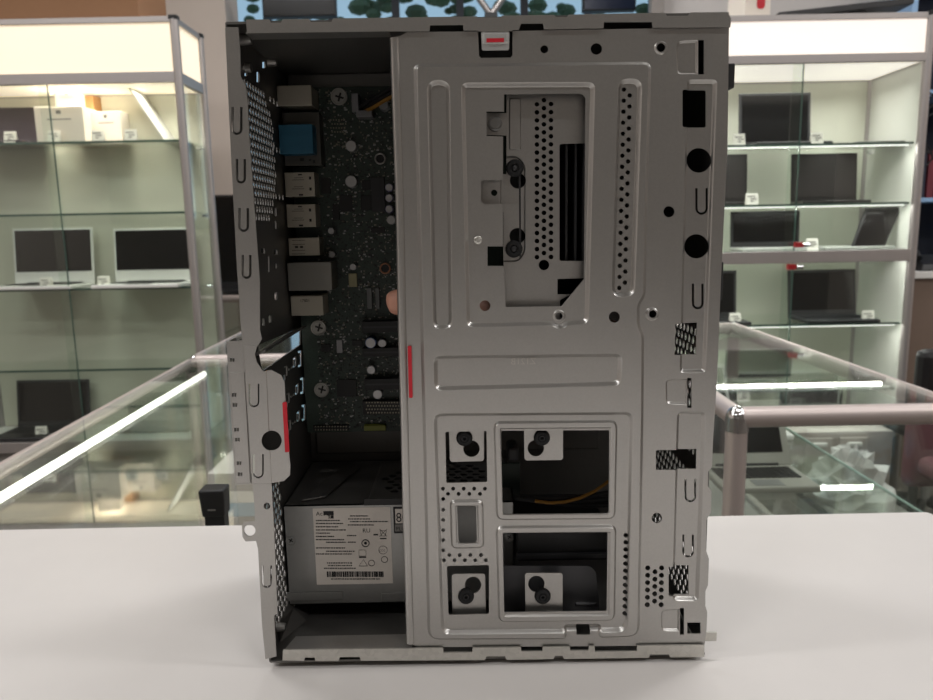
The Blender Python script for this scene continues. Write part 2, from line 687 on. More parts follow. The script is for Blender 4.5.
cl_far = PZ(190, 362, -0.068)
cl_near = PZ(0, 469, -0.068)
dirl = (cl_near - cl_far) / abs(cl_near[1] - cl_far[1])
cf = cl_far
cn = cl_far + dirl * (cl_far[1] - 0.22)
la, lb = PZ(0, 498, -0.086), PZ(204, 374, -0.086)
ldir = (la - lb) / (lb[1] - la[1])
la = lb + ldir * (lb[1] - 0.26)
lft = counter('glass counter left of the case with a bright light tube under its top', [(cn[0], .22), (-.18, .22), (-.36, cf[1]), (cf[0], cf[1])],
              led=(tuple(la), tuple(lb)), shelf=False, tube=.011)
area('counter_led_light', ((la[0] + lb[0]) / 2 + .05, (la[1] + lb[1]) / 2, -0.10), (.02, 1.0), 1.0, (1, .97, .9))
c3 = PZ(226, 341, -0.068)
counter('second glass counter in line behind the left one, below the black laptop', [(cf[0] - .01, cf[1] + .06), (-.40, cf[1] + .06), (-.45, 2.1), (c3[0], 2.1)], shelf=True, tube=.0125)
c4 = PZ(203, 297, -0.068)
counter('farthest glass counter carrying the black laptop, right of the left cabinet', [(c4[0], c4[1]), (c4[0] + 1.0, c4[1]), (c4[0] + 1.0, c4[1] + .6), (c4[0], c4[1] + .6)], shelf=True, tube=.02) if c4[1] < 3.6 else None
r1, r2, r3 = PZ(737, 418, -0.08), PZ(740, 325, -0.068), PZ(933, 395, -0.068)
rt = counter('glass counter on the right of the case, with chrome corner cap', [(r1[0], r1[1]), (.86, r1[1]), (.865, r2[1]), (r1[0] + .015, r2[1])], shelf='right', tube=.0185,
             deck=mat('grey_board', (132, 128, 124), .6))


# ================================================================ DISPLAY CABINETS
M_STRIP = mat('light_strip', (250, 250, 250), .4, emit=(255, 252, 246), estr=1.0)


def cabinet(label, x0, x1, yf, yb, ztop, hdr, bar, zdeck, shelves, midbar=None, emitcol=(255, 236, 200), estr=1.0, back=(190, 192, 170), seam=None, lw=6, lcol=WARM, strips=0, sideboard=False):
    t = thing('display_cabinet', label, 'display cabinet', ((x0 + x1) / 2, (yf + yb) / 2, FLOOR))
    pr = 0.017
    for (x, y) in ((x0, yf), (x1, yf), (x1, yb), (x0, yb)):
        MB().cyl((x, y, FLOOR), (x, y, ztop), pr, n=14).build('post', M_ALU, t, 0, 40)
        MB().box(x - pr, x + pr, y - pr, y + pr, ztop - .012, ztop + .004).build('corner_cap', M_BLACK, t, .003)
    # rails at top, header bottom, deck
    for z0, z1 in ((ztop - .022, ztop), (bar[0], bar[1]), (zdeck - .05, zdeck - .004)) + (((midbar[0], midbar[1]),) if midbar else ()):
        MB().box(x0, x1, yf - .012, yf + .006, z0, z1).build('rail', M_ALU, t, .002)
        MB().box(x1 - .009, x1 + .009, yf, yb, z0, z1).build('rail', M_ALU, t, .002)
        MB().box(x0 - .009, x0 + .009, yf, yb, z0, z1).build('rail', M_ALU, t, .002)
        MB().box(x0, x1, yb - .006, yb + .012, z0, z1).build('rail', M_ALU, t, .002)
    mh = mat('lit_header_%d' % len(MATS), (240, 232, 215), .5, emit=emitcol, estr=estr)
    MB().box(x0 + .016, x1 - .016, yf - .004, yf, bar[1], ztop - .022).build('lit_header', mh, t)
    MB().box(x1 - .004, x1, yf + .016, yb - .016, bar[1], ztop - .022).build('lit_header', mh, t)
    MB().box(x0, x0 + .004, yf + .016, yb - .016, bar[1], ztop - .022).build('lit_header', mh, t)
    MB().box(x0, x1, yf, yb, ztop - .014, ztop - .006).build('top_board', M_WHITE, t)
    MB().box(x0 + .01, x1 - .01, yf + .01, yb - .01, bar[0] + .006, bar[0] + .012).build('light_panel', mat('cabinet_light_%d' % len(MATS), (240, 235, 225), .5, emit=emitcol, estr=.75), t)
    mbk = mat('cabinet_back_%d' % len(MATS), back, .35, var=.03, scale=3)
    MB().box(x0 + .01, x1 - .01, yb - .004, yb, zdeck, bar[0]).build('back_panel', mbk, t)
    MB().box(x0, x1, yf, yb, zdeck - .03, zdeck - .004).build('deck', M_WHITE, t)
    for i, xx in enumerate(((x0 + .017, seam + .02), (seam - .02, x1 - .017))):
        MB().box(xx[0], xx[1], yf + .002 + i * .007, yf + .006 + i * .007, zdeck, bar[0]).build('sliding_door', M_GLASS, t)
    sx = seam + .02
    MB().box(sx - .0015, sx + .0015, yf + .001, yf + .007, zdeck, bar[0]).build('door_edge', M_GEDGE, t)
    for xx in (x0, x1):
        MB().box(xx - .002, xx + .002, yf + .015, yb - .015, zdeck, bar[0]).build('side_pane', M_SIDE, t) if not (sideboard and xx == x1) else \
            MB().box(xx - .004, xx + .002, yf + .015, yb - .015, zdeck, bar[0]).build('side_board', mat('side_board', (205, 205, 198), .4), t)
    for z in shelves:
        MB().box(x0 + .012, x1 - .012, yf + .03, yb - .01, z - .008, z).build('glass_shelf', M_SHELF, t)
        MB().box(x0 + .012, x1 - .012, yf + .026, yf + .03, z - .0085, z + .0005).build('shelf_edge', M_GEDGE, t)
        for xx in (x0 + .014, x1 - .014):
            for yy in (yf + .06, yb - .05):
                MB().cyl((xx - .012, yy, z - .014), (xx + .012, yy, z - .014), .006, n=8).build('shelf_pin', M_CHROME, t)
    for z in shelves if strips else ():
        MB().box(x0 + .03, x1 - .03, yf + .03, yf + .037, z - .014, z - .0085).build('light_strip', M_STRIP, t)
        area('shelf_strip_light', ((x0 + x1) / 2, yf + .06, z - .02), (x1 - x0 - .1, .006), strips, lcol, (math.radians(-25), 0, 0))
    MB().box(x0 + .02, x1 - .02, yf + .02, yb - .02, FLOOR, zdeck - .05).build('plinth', M_BASEP, t)
    area('cabinet_light', ((x0 + x1) / 2, (yf + yb) / 2, bar[0] - .005), (x1 - x0 - .1, yb - yf - .12), lw, lcol, spread=1.7)
    return t


YF, YB = 2.6, 3.0
# left cabinet
zl = lambda px, py, Y=YF: float(P(px, py, Y)[2])
LX1 = -1.11
LSH = [zl(100, 141, 2.63), zl(100, 213, 2.63), zl(100, 288, 2.63), zl(100, 369, 2.63)]
LDECK = zl(30, 441)
cabL = cabinet('tall glass display cabinet on the left with glowing cream header', -2.15, LX1, YF, 2.87, zl(100, 18), None,
               (zl(100, 84), zl(100, 73)), LDECK, LSH, None, (255, 232, 200), .68, (200, 199, 184), float(P(54, 200, YF)[0]), 5.0, (1, .92, .8))
# right cabinet
zr = zl
RX1 = 1.83
RSH = [zr(850, 143, 2.63), zr(850, 203, 2.63), zr(850, 323, 2.63)]
RMID = (zr(850, 262), zr(850, 250))
cabR = cabinet('tall glass display cabinet on the right with glowing white header', .78, RX1, YF, YB, zr(850, 14), None,
               (zr(850, 63), zr(850, 54)), -.60, RSH + [RMID[1]], RMID, (255, 242, 236), .74, (206, 206, 192), float(P(792, 200, YF)[0]), 6.5, (1, .97, .93), 2.0, True)
MB().box(RX1 - .06, RX1 - .02, YF + .01, YF + .04, RMID[1] + .67, RMID[1] + .70)

# cupboard locks on the middle bar of the right cabinet
for i, (px, py) in enumerate(((800, 245), (793, 267))):
    p = P(px, py, YF - .015)
    o = thing('cabinet_lock', 'small red and grey lock %s the middle bar of the right cabinet' % ('above' if i == 0 else 'below'), 'lock', (p[0], p[1], p[2]), None)
    MB().box(p[0] - .022, p[0] + .01, p[1] - .012, p[1] + .012, p[2] - .01, p[2] + .012).build('lock_body', mat('red_plastic', (150, 25, 30), .4), o, .002)
    MB().cyl((p[0] + .008, p[1], p[2]), (p[0] + .04, p[1], p[2]), .009).build('lock_barrel', M_CHROME, o, 0, 40)


# ---------------------------------------------------------------- laptops
def laptop(label, x0, x1, y, z, hgt, tilt=10, base=.24, m=M_DARK, scr=M_SCREEN, bezel=None, yaw=0, front='screen', group='laptops on show', kb=True, thick=.014, name='laptop', rim=.012, chin=None):
    """hinge line at y (world), base comes towards the viewer; screen leans back by tilt degrees"""
    cx = (x0 + x1) / 2
    wd = (x1 - x0)
    t = thing(name, label, 'laptop', (cx, y, z), group)
    Mt = Matrix.Translation((cx, y, z)) @ Matrix.Rotation(math.radians(yaw), 4, 'Z')
    bm_ = bezel or m
    mb = MB()
    mb.M = Mt
    mb.box(-wd / 2, wd / 2, -base, 0.006, 0.0, thick)
    mb.build('base', m, t, .004)
    if kb:
        mb = MB()
        mb.M = Mt
        rows, cols = 5, 13
        for r in range(rows):
            for c in range(cols):
                kx = -wd * .43 + wd * .86 * c / cols
                ky = -base * .1 - base * .5 * (r + 1) / rows
                mb.box(kx, kx + wd * .86 / cols * .82, ky, ky + base * .5 / rows * .8, thick, thick + .002)
        mb.build('keyboard', M_BLACK if m != M_DARK else mat('dark_keys', (26, 26, 28), .6), t)
        mb = MB()
        mb.M = Mt
        mb.box(-wd * .15, wd * .15, -base * .93, -base * .68, thick, thick + .0008)
        mb.build('touchpad', mat('touchpad_grey', (120, 120, 118), .4) if m != M_DARK else M_BLACK, t)
    Ms = Mt @ Matrix.Translation((0, 0, thick)) @ Matrix.Rotation(math.radians(-tilt), 4, 'X')
    mb = MB()
    mb.M = Ms
    mb.box(-wd / 2, wd / 2, -.001, .006, 0, hgt)
    lid = mb.build('lid', bm_, t, .002)
    mb = MB()
    mb.M = Ms
    mb.box(-wd / 2 + rim, wd / 2 - rim, -.0022, -.001, chin or rim * 1.8, hgt - rim)
    mb.build('screen', scr, lid)
    mb = MB()
    mb.M = Mt
    mb.cyl((-wd * .35, .002, thick), (wd * .35, .002, thick), .005)
    mb.build('hinge', M_BLACK, t)
    return t


def lap_px(label, pxl, pxr, pyt, pyb, y, zsh, **kw):
    """laptop with lid between the given columns, standing on surface zsh at depth y"""
    a, b = P(pxl, (pyt + pyb) / 2, y), P(pxr, (pyt + pyb) / 2, y)
    h = float(P((pxl + pxr) / 2, pyt, y)[2]) - zsh - .014
    tl = math.radians(kw.get('tilt', 10))
    return laptop(label, float(a[0]), float(b[0]), y, zsh, h / math.cos(tl), **kw)


CARD0 = None
M_PRINT = mat('card_print', (120, 116, 112), .7)


def card(label, px, py, y, z, w_=.048, h=.048, group='price cards'):
    global CARD0
    x = float(P(px, py, y)[0])
    if CARD0 is None:
        t = thing('price_card', label, 'price card', (x, y, z), group)
        CARD0 = t
        mb = MB()
        mb.hexa([(x - w_ / 2, y - .012, z), (x + w_ / 2, y - .012, z), (x + w_ / 2, y, z + h), (x - w_ / 2, y, z + h)],
                [(x - w_ / 2, y - .010, z), (x + w_ / 2, y - .010, z), (x + w_ / 2, y + .002, z + h), (x - w_ / 2, y + .002, z + h)])
        mb.hexa([(x - w_ / 2, y + .014, z), (x + w_ / 2, y + .014, z), (x + w_ / 2, y + .002, z + h), (x - w_ / 2, y + .002, z + h)],
                [(x - w_ / 2, y + .012, z), (x + w_ / 2, y + .012, z), (x + w_ / 2, y, z + h), (x - w_ / 2, y, z + h)])
        mb.build('folded_card', M_CARD, t)
        mb = MB()
        for k, (a, b) in enumerate(((-.8, .5), (-.3, .7), (-.3, .2))):
            f = .68 - k * .2
            yy = y - .012 + .012 * f - .0012
            mb.box(x + a * w_ / 2, x + b * w_ / 2, yy, yy + .0006, z + h * f, z + h * (f + .08))
        mb.build('print', M_PRINT, t)
        return t
    c = copy_tree(CARD0, None, (x, y, z), random.uniform(-.12, .12))
    c['label'] = label
    return c


YL = 2.75
# left cabinet, top shelf
a, b = P(-30, 120, 2.8), P(37, 99, 2.8)
laptop('dark purple laptop standing half outside the picture on the top left shelf', float(a[0]), float(b[0]), 2.85, LSH[0], .17, tilt=6, base=.2,
       m=mat('dark_purple', (42, 30, 42), .4), scr=mat('purple_screen', (38, 28, 38), .4))


def carton(label, x0, y0, x1, y1, Y, z, depth, m, yaw=0, mark=True, cat='box', name='carton', group='white cartons on the top left shelf'):
    a, b = P(x0, y1, Y), P(x1, y0, Y)
    hgt = float(b[2]) - z
    cx, cy = (a[0] + b[0]) / 2, Y + depth / 2
    t = thing(name, label, cat, (cx, cy, z), group)
    M_ = Matrix.Translation((cx, cy, z)) @ Matrix.Rotation(math.radians(yaw), 4, 'Z')
    w2 = (b[0] - a[0]) / 2
    mb = MB()
    mb.M = M_
    mb.box(-w2, w2, -depth / 2, depth / 2, 0, hgt)
    mb.build('carton_body', m, t, .002)
    if mark:
        mb = MB()
        mb.M = M_
        mb.box(-w2 * .1, w2 * .1, -depth / 2 - .0006, -depth / 2, hgt * .8, hgt * .9)
        mb.box(-w2 * .5, w2 * .5, -depth / 2 - .0006, -depth / 2, hgt * .64, hgt * .67)
        mb.build('printed_mark', M_PRINT, t)
        mb = MB()
        mb.M = M_
        mb.box(-w2 * 1.0, w2 * 1.0, -depth * .02, depth * .02, hgt, hgt + .0005)
        mb.build('tape', M_LABEL, t)
    return t


M_BOXW = mat('white_carton', (226, 216, 204), .55)
M_BOXB = mat('brown_cardboard', (172, 128, 82), .75, 0, .1, 60, .06)
carton('large white carton in front on the top left shelf', 37, 106, 82, 140, 2.68, LSH[0], .12, M_BOXW)
carton('medium white carton right of the large one on the top left shelf', 92, 111, 120, 137, 2.75, LSH[0], .08, M_BOXW)
zb = zl(60, 106, 2.68)
carton('small white carton lying on top of the large white carton', 55, 92, 76, 105, 2.70, zb + .001, .07, M_BOXW, 8)
carton('tan cardboard carton leaning behind the white ones on the top left shelf', 76, 96, 97, 112, 2.83, LSH[0], .1, M_BOXB, -14, False, group=None)
# half-open silver laptop seen in profile
pa, pb_ = P(132, 87, 2.78), P(170, 146, 2.78)
tL = thing('laptop', 'silver laptop opened wide and leaning in profile beside the post on the top left shelf', 'laptop', (float(pb_[0]), 2.78, LSH[0]), 'laptops on show')
mb = MB()
mb.hexa([(pa[0], 2.72, pa[2]), (pa[0] + .005, 2.95, pa[2] - .01), (pb_[0], 2.95, LSH[0]), (pb_[0], 2.72, LSH[0])],
        [(pa[0] + .01, 2.72, pa[2]), (pa[0] + .015, 2.95, pa[2] - .01), (pb_[0] + .01, 2.95, LSH[0]), (pb_[0] + .01, 2.72, LSH[0])])
mb.build('lid', M_SILVER, tL, .002)
MB().box(pb_[0] - .02, pb_[0] + .10 - .03, 2.72, 2.95, LSH[0] + .001, LSH[0] + .012).build('base', M_DARK, tL, .003)
for lab, px in (('price card under the dark purple laptop, leftmost on the top left shelf', 10), ('price card in front of the large white carton', 54),
                ('price card between the two upright white cartons', 98), ('price card beside the leaning silver laptop', 131)):
    card(lab, px, 133, 2.66, LSH[0])
# left cabinet, third shelf: two silver laptops
lap_px('silver laptop with black screen, left one on the middle left shelf', 12, 92, 228, 283, 2.80, LSH[2], m=M_WHITE, bezel=M_WHITE, tilt=6, base=.2, rim=.009, chin=.05)
lap_px('wider silver laptop with black screen, right one on the middle left shelf', 113, 195, 228, 283, 2.80, LSH[2], m=M_WHITE, bezel=M_WHITE, tilt=6, base=.22, rim=.009, chin=.05)
card('price card in front of the left silver laptop', 46, 282, 2.66, LSH[2])
card('price card between the two silver laptops', 104, 282, 2.66, LSH[2])
# bottom deck
lap_px('black laptop on the bottom deck of the left cabinet, left one', 16, 89, 381, 441, 2.80, LDECK, tilt=8, base=.2)
lap_px('black laptop on the bottom deck of the left cabinet behind the counter rail', 127, 200, 374, 441, 2.85, LDECK, tilt=8, base=.16)
card('price card in front of the left black laptop on the bottom deck', 42, 434, 2.66, LDECK, )
# black laptop on the far counter
pz = PZ(222, 262, -.06)
if c4[1] < 3.6:
    lap_px('black laptop open on the far counter beside the pillar', 207, 275, 195, 262, c4[1] + .46, -.062, tilt=8, base=.36, thick=.02, group=None)
    card('price card lying before the black laptop on the far counter', 216, 280, c4[1] + .04, -.0639, .07, .07)
# cardboard box on top of the left cabinet
carton('brown cardboard box on top of the left cabinet', -60, -60, 132, 18, 2.72, zl(100, 18) + .005, .3, mat('box_brown', (140, 102, 72), .75, 0, .1, 40, .05), 0, False, group=None)

# right cabinet contents
lap_px('black laptop with two stickers on the top shelf of the right cabinet', 740, 812, 92, 142, 2.86, RSH[0], tilt=6, base=.2, m=M_DARK)
p = P(870, 140, 2.8)
laptop('closed-flat thin grey laptop on the top shelf right end', float(P(845, 140, 2.8)[0]), float(P(906, 140, 2.8)[0]), 2.9, RSH[0], .02, tilt=80, base=.2, m=mat('mid_grey_metal', (110, 112, 108), .4, .4), kb=True)
lap_px('dark laptop half hidden behind the case on the second right shelf', 700, 748, 154, 203, 2.80, RSH[1], tilt=5, base=.12, m=mat('graphite', (52, 50, 50), .3, .5), scr=mat('graphite_screen', (60, 56, 56), .3, .4))
lap_px('graphite laptop with shiny lid on the second right shelf', 792, 858, 153, 203, 2.80, RSH[1], tilt=5, base=.12, m=mat('graphite', (52, 50, 50), .3, .5), scr=mat('graphite_screen', (60, 56, 56), .3, .4))
lap_px('wide dark laptop with pale sides on the middle bar of the right cabinet', 731, 800, 211, 250, 2.80, RMID[1], tilt=4, base=.14, m=M_SILVER, bezel=M_DARK)
# leaning dark convertible
pa = P(852, 248, 2.76)
tR = thing('laptop', 'dark laptop tilted sideways like a tent at the right end of the middle bar', 'laptop', (float(pa[0]), 2.78, RMID[1]), 'laptops on show')
q = [P(851, 249, 2.68), P(884, 249, 2.68), P(902, 206, 2.71), P(866, 208, 2.71)]
q2 = [c + np.array([0, .01, 0]) for c in q]
MB().hexa(q, q2).build('lid', M_DARK, tR, .002)
q = [P(854, 247, 2.678), P(882, 247, 2.678), P(899.5, 208, 2.708), P(868, 210, 2.708)]
MB().hexa([c - np.array([0, .002, 0]) for c in q], [c - np.array([0, .001, 0]) for c in q]).build('screen', M_SCREEN, tR)
a = P(820, 250, 2.7); b = P(890, 250, 2.7)
MB().box(a[0], b[0], 2.66, 2.86, RMID[1] + .001, RMID[1] + .012).build('base', M_SILVER, tR, .003)
lap_px('black laptop with wide screen on the lower shelf of the right cabinet', 789, 857, 270, 323, 2.82, RSH[2], tilt=8, base=.2)
lap_px('black laptop with green edge half hidden by the case on the lower right shelf', 690, 737, 271, 323, 2.80, RSH[2], tilt=5, base=.18)
for lab, px, z, pyc in (('price card left of the stickered laptop on the top right shelf', 739, RSH[0], 135), ('price card right of the stickered laptop on the top right shelf', 817, RSH[0], 130),
                        ('price card left of the shiny graphite laptop', 752, RSH[1], 195), ('price card right of the red lock on the middle bar', 812, RMID[1], 243),
                        ('price card at the left end of the lower right shelf', 735, RSH[2], 315), ('price card right of the wide black laptop on the lower right shelf', 868, RSH[2], 313),
                        ):
    card(lab, px, pyc, 2.66, z)
card('price card on the deck under the lower right shelf', 865, 356, 2.68, -.5995)
lap_px('grey laptop on the deck of the right cabinet seen through the counter', 735, 840, 372, 445, 2.85, -.60, tilt=8, base=.2, m=M_SILVER, group=None)

# ---------------------------------------------------------------- things on and beyond the right cabinet
zt = zr(850, 14) + .006
o = thing('white_box', 'white box with a red pill mark on top of the right cabinet', 'box', (float(P(758, 5, 2.7)[0]), 2.76, zt))
a, b = P(745, 14, 2.66), P(772, -25, 2.66)
MB().box(a[0], b[0], 2.66, 2.86, zt, b[2]).build('box_body', M_BOXW, o, .002)
c = P(761, 2, 2.66)
MB().prism([(c[0] + x, 2.6585, c[2] + z) for x, z in rnd([(-.016, -.026), (.016, -.026), (.016, .05), (-.016, .05)], .016)], (0, .001, 0)).build('red_mark', M_RED, o)
o = thing('flat_monitor', 'black flat monitor lying tilted on top of the right cabinet', 'monitor', (float(P(820, 5, 2.8)[0]), 2.8, zt))
a, b = P(772, 11, 2.75), P(905, -8, 2.75)
MB().hexa([(a[0], 2.68, zt + .005), (b[0], 2.68, zt + .05), (b[0], 2.95, zt + .05), (a[0], 2.95, zt + .005)],
          [(a[0], 2.68, zt + .028), (b[0], 2.68, zt + .075), (b[0], 2.95, zt + .075), (a[0], 2.95, zt + .028)]).build('panel', M_DARK, o, .003)
c = P(853, 8, 2.72)
MB().box(c[0] - .045, c[0] + .045, 2.70, 2.85, zt, zt + .032).build('foot', M_BLACK, o, .003)

# blue bookcase on the far right
M_BLUE = mat('blue_shelving', (140, 175, 212), .5)
bx0, bx1 = float(P(908, 100, 3.3)[0]), float(P(908, 100, 3.3)[0]) + .9
o = thing('bookcase', 'pale blue shelving unit at the right edge behind the display cabinet', 'bookcase', ((bx0 + bx1) / 2, 3.45, FLOOR))
for x in (bx0, bx0 + .44, bx1):
    MB().box(x - .015, x + .015, 3.3, 3.6, FLOOR, 1.6).build('upright', M_BLUE, o, .002)
for py in (-40, 90, 198):
    z = zl(915, py, 3.3)
    MB().box(bx0, bx1, 3.3, 3.6, z - .02, z).build('shelf_board', M_BLUE, o, .002)
MB().box(bx0, bx1, 3.6, 3.61, FLOOR, 1.6).build('back_board', mat('blue_back', (40, 42, 52), .7), o)
zs_ = zl(915, 198, 3.3)
for i, x in enumerate(np.arange(bx0 + .03, bx0 + .42, .045)):
    if i > 7:
        break
    h = .2 + .05 * random.random()
    tag(MB().box(x, x + .035, 3.36, 3.56, zs_ + .001 - .0, zs_ + h).build('binder', [mat('binder_dark', (40, 42, 58), .6), mat('binder_red', (110, 40, 50), .6)][i % 2], None, .002),
        '%s binder on the blue shelving, %s of the row from the left' % ('dark' if i % 2 == 0 else 'maroon', ORD[i]), 'binder', 'binders on the blue shelving')
cb = MB()
base = P(925, 120, 3.26)
for k in range(3):
    cb.tube([(base[0] + .07 * math.sin(t * .8 + k), 3.27 + .01 * k, base[2] + .14 - .035 * t * (1 + .1 * k)) for t in np.arange(0, 9, .5)], .004)
tag(cb.build('cable', M_BLACK, None, 0, 50), 'black cables hanging in loops down the blue shelving', 'cable')
# desk right
dz = zl(915, 272, 2.9)
dx0 = float(P(906, 280, 2.9)[0])
o = thing('desk', 'desk with brown front panel right of the right cabinet', 'desk', (dx0 + .6, 3.1, FLOOR))
MB().box(dx0, dx0 + 1.2, 2.9, 3.28, dz - .03, dz).build('desktop', M_WHITE, o, .002)
MB().box(dx0 + .01, dx0 + 1.19, 2.92, 2.94, FLOOR, dz - .03).build('front_panel', mat('brown_panel', (122, 104, 92), .6, 0, .05, 20, .05), o)
MB().box(dx0 + .01, dx0 + .03, 2.94, 3.26, FLOOR, dz - .03).build('side_panel', mat('brown_panel', (122, 104, 92)), o)
p = P(929, 258, 3.0)
o = thing('telephone', 'black telephone on the desk at the right edge', 'telephone', (float(p[0]), 3.0, dz))
MB().hexa([(p[0] - .07, 2.94, dz), (p[0] + .1, 2.94, dz), (p[0] + .1, 3.12, dz), (p[0] - .07, 3.12, dz)],
          [(p[0] - .05, 2.96, dz + .03), (p[0] + .08, 2.96, dz + .03), (p[0] + .08, 3.1, dz + .07), (p[0] - .05, 3.1, dz + .07)]).build('phone_base', M_BLACK, o, .006)
MB().tube([(p[0] - .05, 3.0, dz + .055), (p[0] - .045, 3.03, dz + .08), (p[0] - .04, 3.08, dz + .085), (p[0] - .035, 3.1, dz + .065)], .018).build('handset', M_BLACK, o, 0, 50)
# office chair
p = P(924, 345, 2.06)
o = thing('office_chair', 'black office chair in front of the brown desk, cut by the right edge', 'chair', (float(p[0]) + .22, 2.34, FLOOR))
cx, cy = float(p[0]) + .22, 2.34
pz_ = float(p[2])
MB().box(cx - .25, cx + .25, cy - .25, cy + .22, FLOOR + .44, FLOOR + .52).build('seat', M_BLACK, o, .03)
MB().box(cx - .22, cx + .22, cy - .28, cy - .22, FLOOR + .58, pz_ - .02).build('backrest', M_BLACK, o, .025)
MB().cyl((cx, cy, FLOOR + .1), (cx, cy, FLOOR + .45), .03).build('gas_lift', M_CHROME, o, 0, 40)
for k in range(5):
    t_ = k * 1.2566 + .3
    MB().tube([(cx, cy, FLOOR + .12), (cx + .21 * math.cos(t_), cy + .21 * math.sin(t_), FLOOR + .06)], .018).build('foot_spoke', M_BLACK, o, 0, 50)
    MB().sphere((cx + .21 * math.cos(t_), cy + .21 * math.sin(t_), FLOOR + .028), .028).build('castor', M_DARK, o, 0, 50)

# hanging screens in front of the far window
for i, (x0, x1, yb_, yy, lab) in enumerate(((263, 336, 17, 3.9, 'black screen hanging above the case, left one'), (583, 636, 11, 4.3, 'dark blue screen hanging above the case, right one'))):
    a, b = P(x0, yb_, yy), P(x1, yb_, yy)
    o = thing('hanging_screen', lab, 'screen', ((a[0] + b[0]) / 2, yy, float(a[2])))
    MB().box(a[0], b[0], yy, yy + .06, a[2], a[2] + .36).build('screen_case', M_BLACK, o, .004)
    MB().box(a[0] + .01, b[0] - .01, yy - .002, yy, a[2] + .01, a[2] + .35).build('screen', M_SCREEN if i == 0 else mat('navy_screen', (26, 34, 56), .3), o)
    MB().cyl(((a[0] + b[0]) / 2, yy + .08, a[2] + .2), ((a[0] + b[0]) / 2, yy + .08, CEIL), .02).build('hanger', M_ALU, o)
o = thing('hanging_bracket', 'grey V-shaped metal bracket hanging in front of the far window', 'bracket', tuple(P(491, 16, 4.4)))
a, b1, b2 = P(491, 15, 4.4), P(470, -14, 4.4), P(512, -14, 4.4)
MB().tube([(b1[0], 4.4, CEIL), tuple(b1), tuple(a)], .022).build('arm', M_ALU, o, 0, 50)
MB().tube([(b2[0], 4.4, CEIL), tuple(b2), tuple(a)], .022).build('arm', M_ALU, o, 0, 50)
MB().box(a[0] - .04, a[0] + .04, 4.37, 4.43, a[2] - .14, a[2] + .01).build('bracket_plate', M_DARK, o, .004)
# frame post right of the window
p = P(662, 5, 3.4)
struct(MB().box(p[0] - .04, p[0] + .02, 3.44, 3.5, FLOOR, CEIL).build('trim_1', mat('grey_trim', (130, 124, 120), .5)))

# things in the right counter ---------------------------------------------------
rb = FLOOR + 0.36 + .008
zsr = -0.06 - .0185 - .22 + .006
# low cabinet, crate, crumpled bag and maroon chair beyond the right counter
zc_ = float(P(830, 432, 2.15)[2])
xa, xb = float(P(776, 440, 2.15)[0]), float(P(893, 440, 2.15)[0])
o = thing('low_cabinet', 'low pale grey drawer cabinet standing in front of the right display cabinet', 'cabinet', ((xa + xb) / 2, 2.3, FLOOR))
MB().box(xa, xb, 2.15, 2.5, FLOOR, zc_).build('cabinet_body', mat('pale_grey_board', (176, 166, 160), .6), o, .003)
for k, px in enumerate((820, 855)):
    p = P(px, 428, 2.14)
    MB().box(p[0] - .05, p[0] + .05, 2.14, 2.149, zc_ - .16, zc_ - .02).build('drawer_front', mat('drawer_grey', (190, 182, 176), .6), o, .002)
    MB().box(p[0] - .025, p[0] + .025, 2.125, 2.14, zc_ - .05, zc_ - .035).build('drawer_handle', M_WHITE, o, .003)
zk = float(P(870, 500, 1.85)[2])
xa, xb = float(P(835, 480, 1.75)[0]), float(P(912, 480, 1.75)[0])
o = thing('storage_crate', 'grey storage crate carrying the crumpled plastic bag', 'crate', ((xa + xb) / 2, 1.85, FLOOR))
MB().box(xa, xb, 1.72, 2.0, FLOOR, zk).build('crate_body', M_BASEP, o, .006)
MB().box(xa - .006, xb + .006, 1.714, 2.006, zk - .03, zk - .01).build('crate_rim', M_DARK, o, .002)
bm = MB()
N1, N2 = 20, 10
vs = []
bxc = (xa + xb) / 2
rb_ = random.Random(11)
for i in range(N2 + 1):
    th = math.pi * .5 * (i / N2)
    for j in range(N1):
        ph = 2 * math.pi * j / N1
        r = .125 * (1 + .22 * rb_.uniform(-1, 1) * (i < N2))
        vs.append((bxc - .01 + r * math.cos(th) * math.cos(ph), 1.86 + r * .8 * math.cos(th) * math.sin(ph), zk + .001 + r * 1.25 * math.sin(th)))
fs = [(i * N1 + j, i * N1 + (j + 1) % N1, (i + 1) * N1 + (j + 1) % N1, (i + 1) * N1 + j) for i in range(N2) for j in range(N1)]
bm.add(vs, fs)
tag(bm.build('plastic_bag', mat('crumpled_plastic', (205, 202, 200), .4)), 'crumpled white plastic bag lying on the grey crate beyond the right counter', 'bag')
M_MAR = mat('maroon_cloth', (104, 58, 68), .8, 0, .3, 40, .1)
x_ = float(P(930, 440, 2.0)[0])
z0_, z1_ = float(P(925, 485, 2.0)[2]), float(P(925, 400, 2.0)[2])
o = thing('chair', 'maroon upholstered low chair with black legs at the right picture edge', 'chair', (x_, 2.0, FLOOR))
MB().box(x_ - .09, x_ + .32, 1.96, 2.02, z0_, z1_).build('backrest', M_MAR, o, .03, None, 4)
MB().box(x_ - .08, x_ + .31, 1.55, 1.95, FLOOR + .36, FLOOR + .43).build('seat', M_MAR, o, .03, None, 4)
for sx_ in (x_ - .05, x_ + .28):
    for sy_ in (1.58, 1.99):
        MB().cyl((sx_, sy_, FLOOR), (sx_, sy_, FLOOR + .36 if sy_ < 1.8 else z0_ + .05), .014).build('leg', M_BLACK, o, 0, 40)

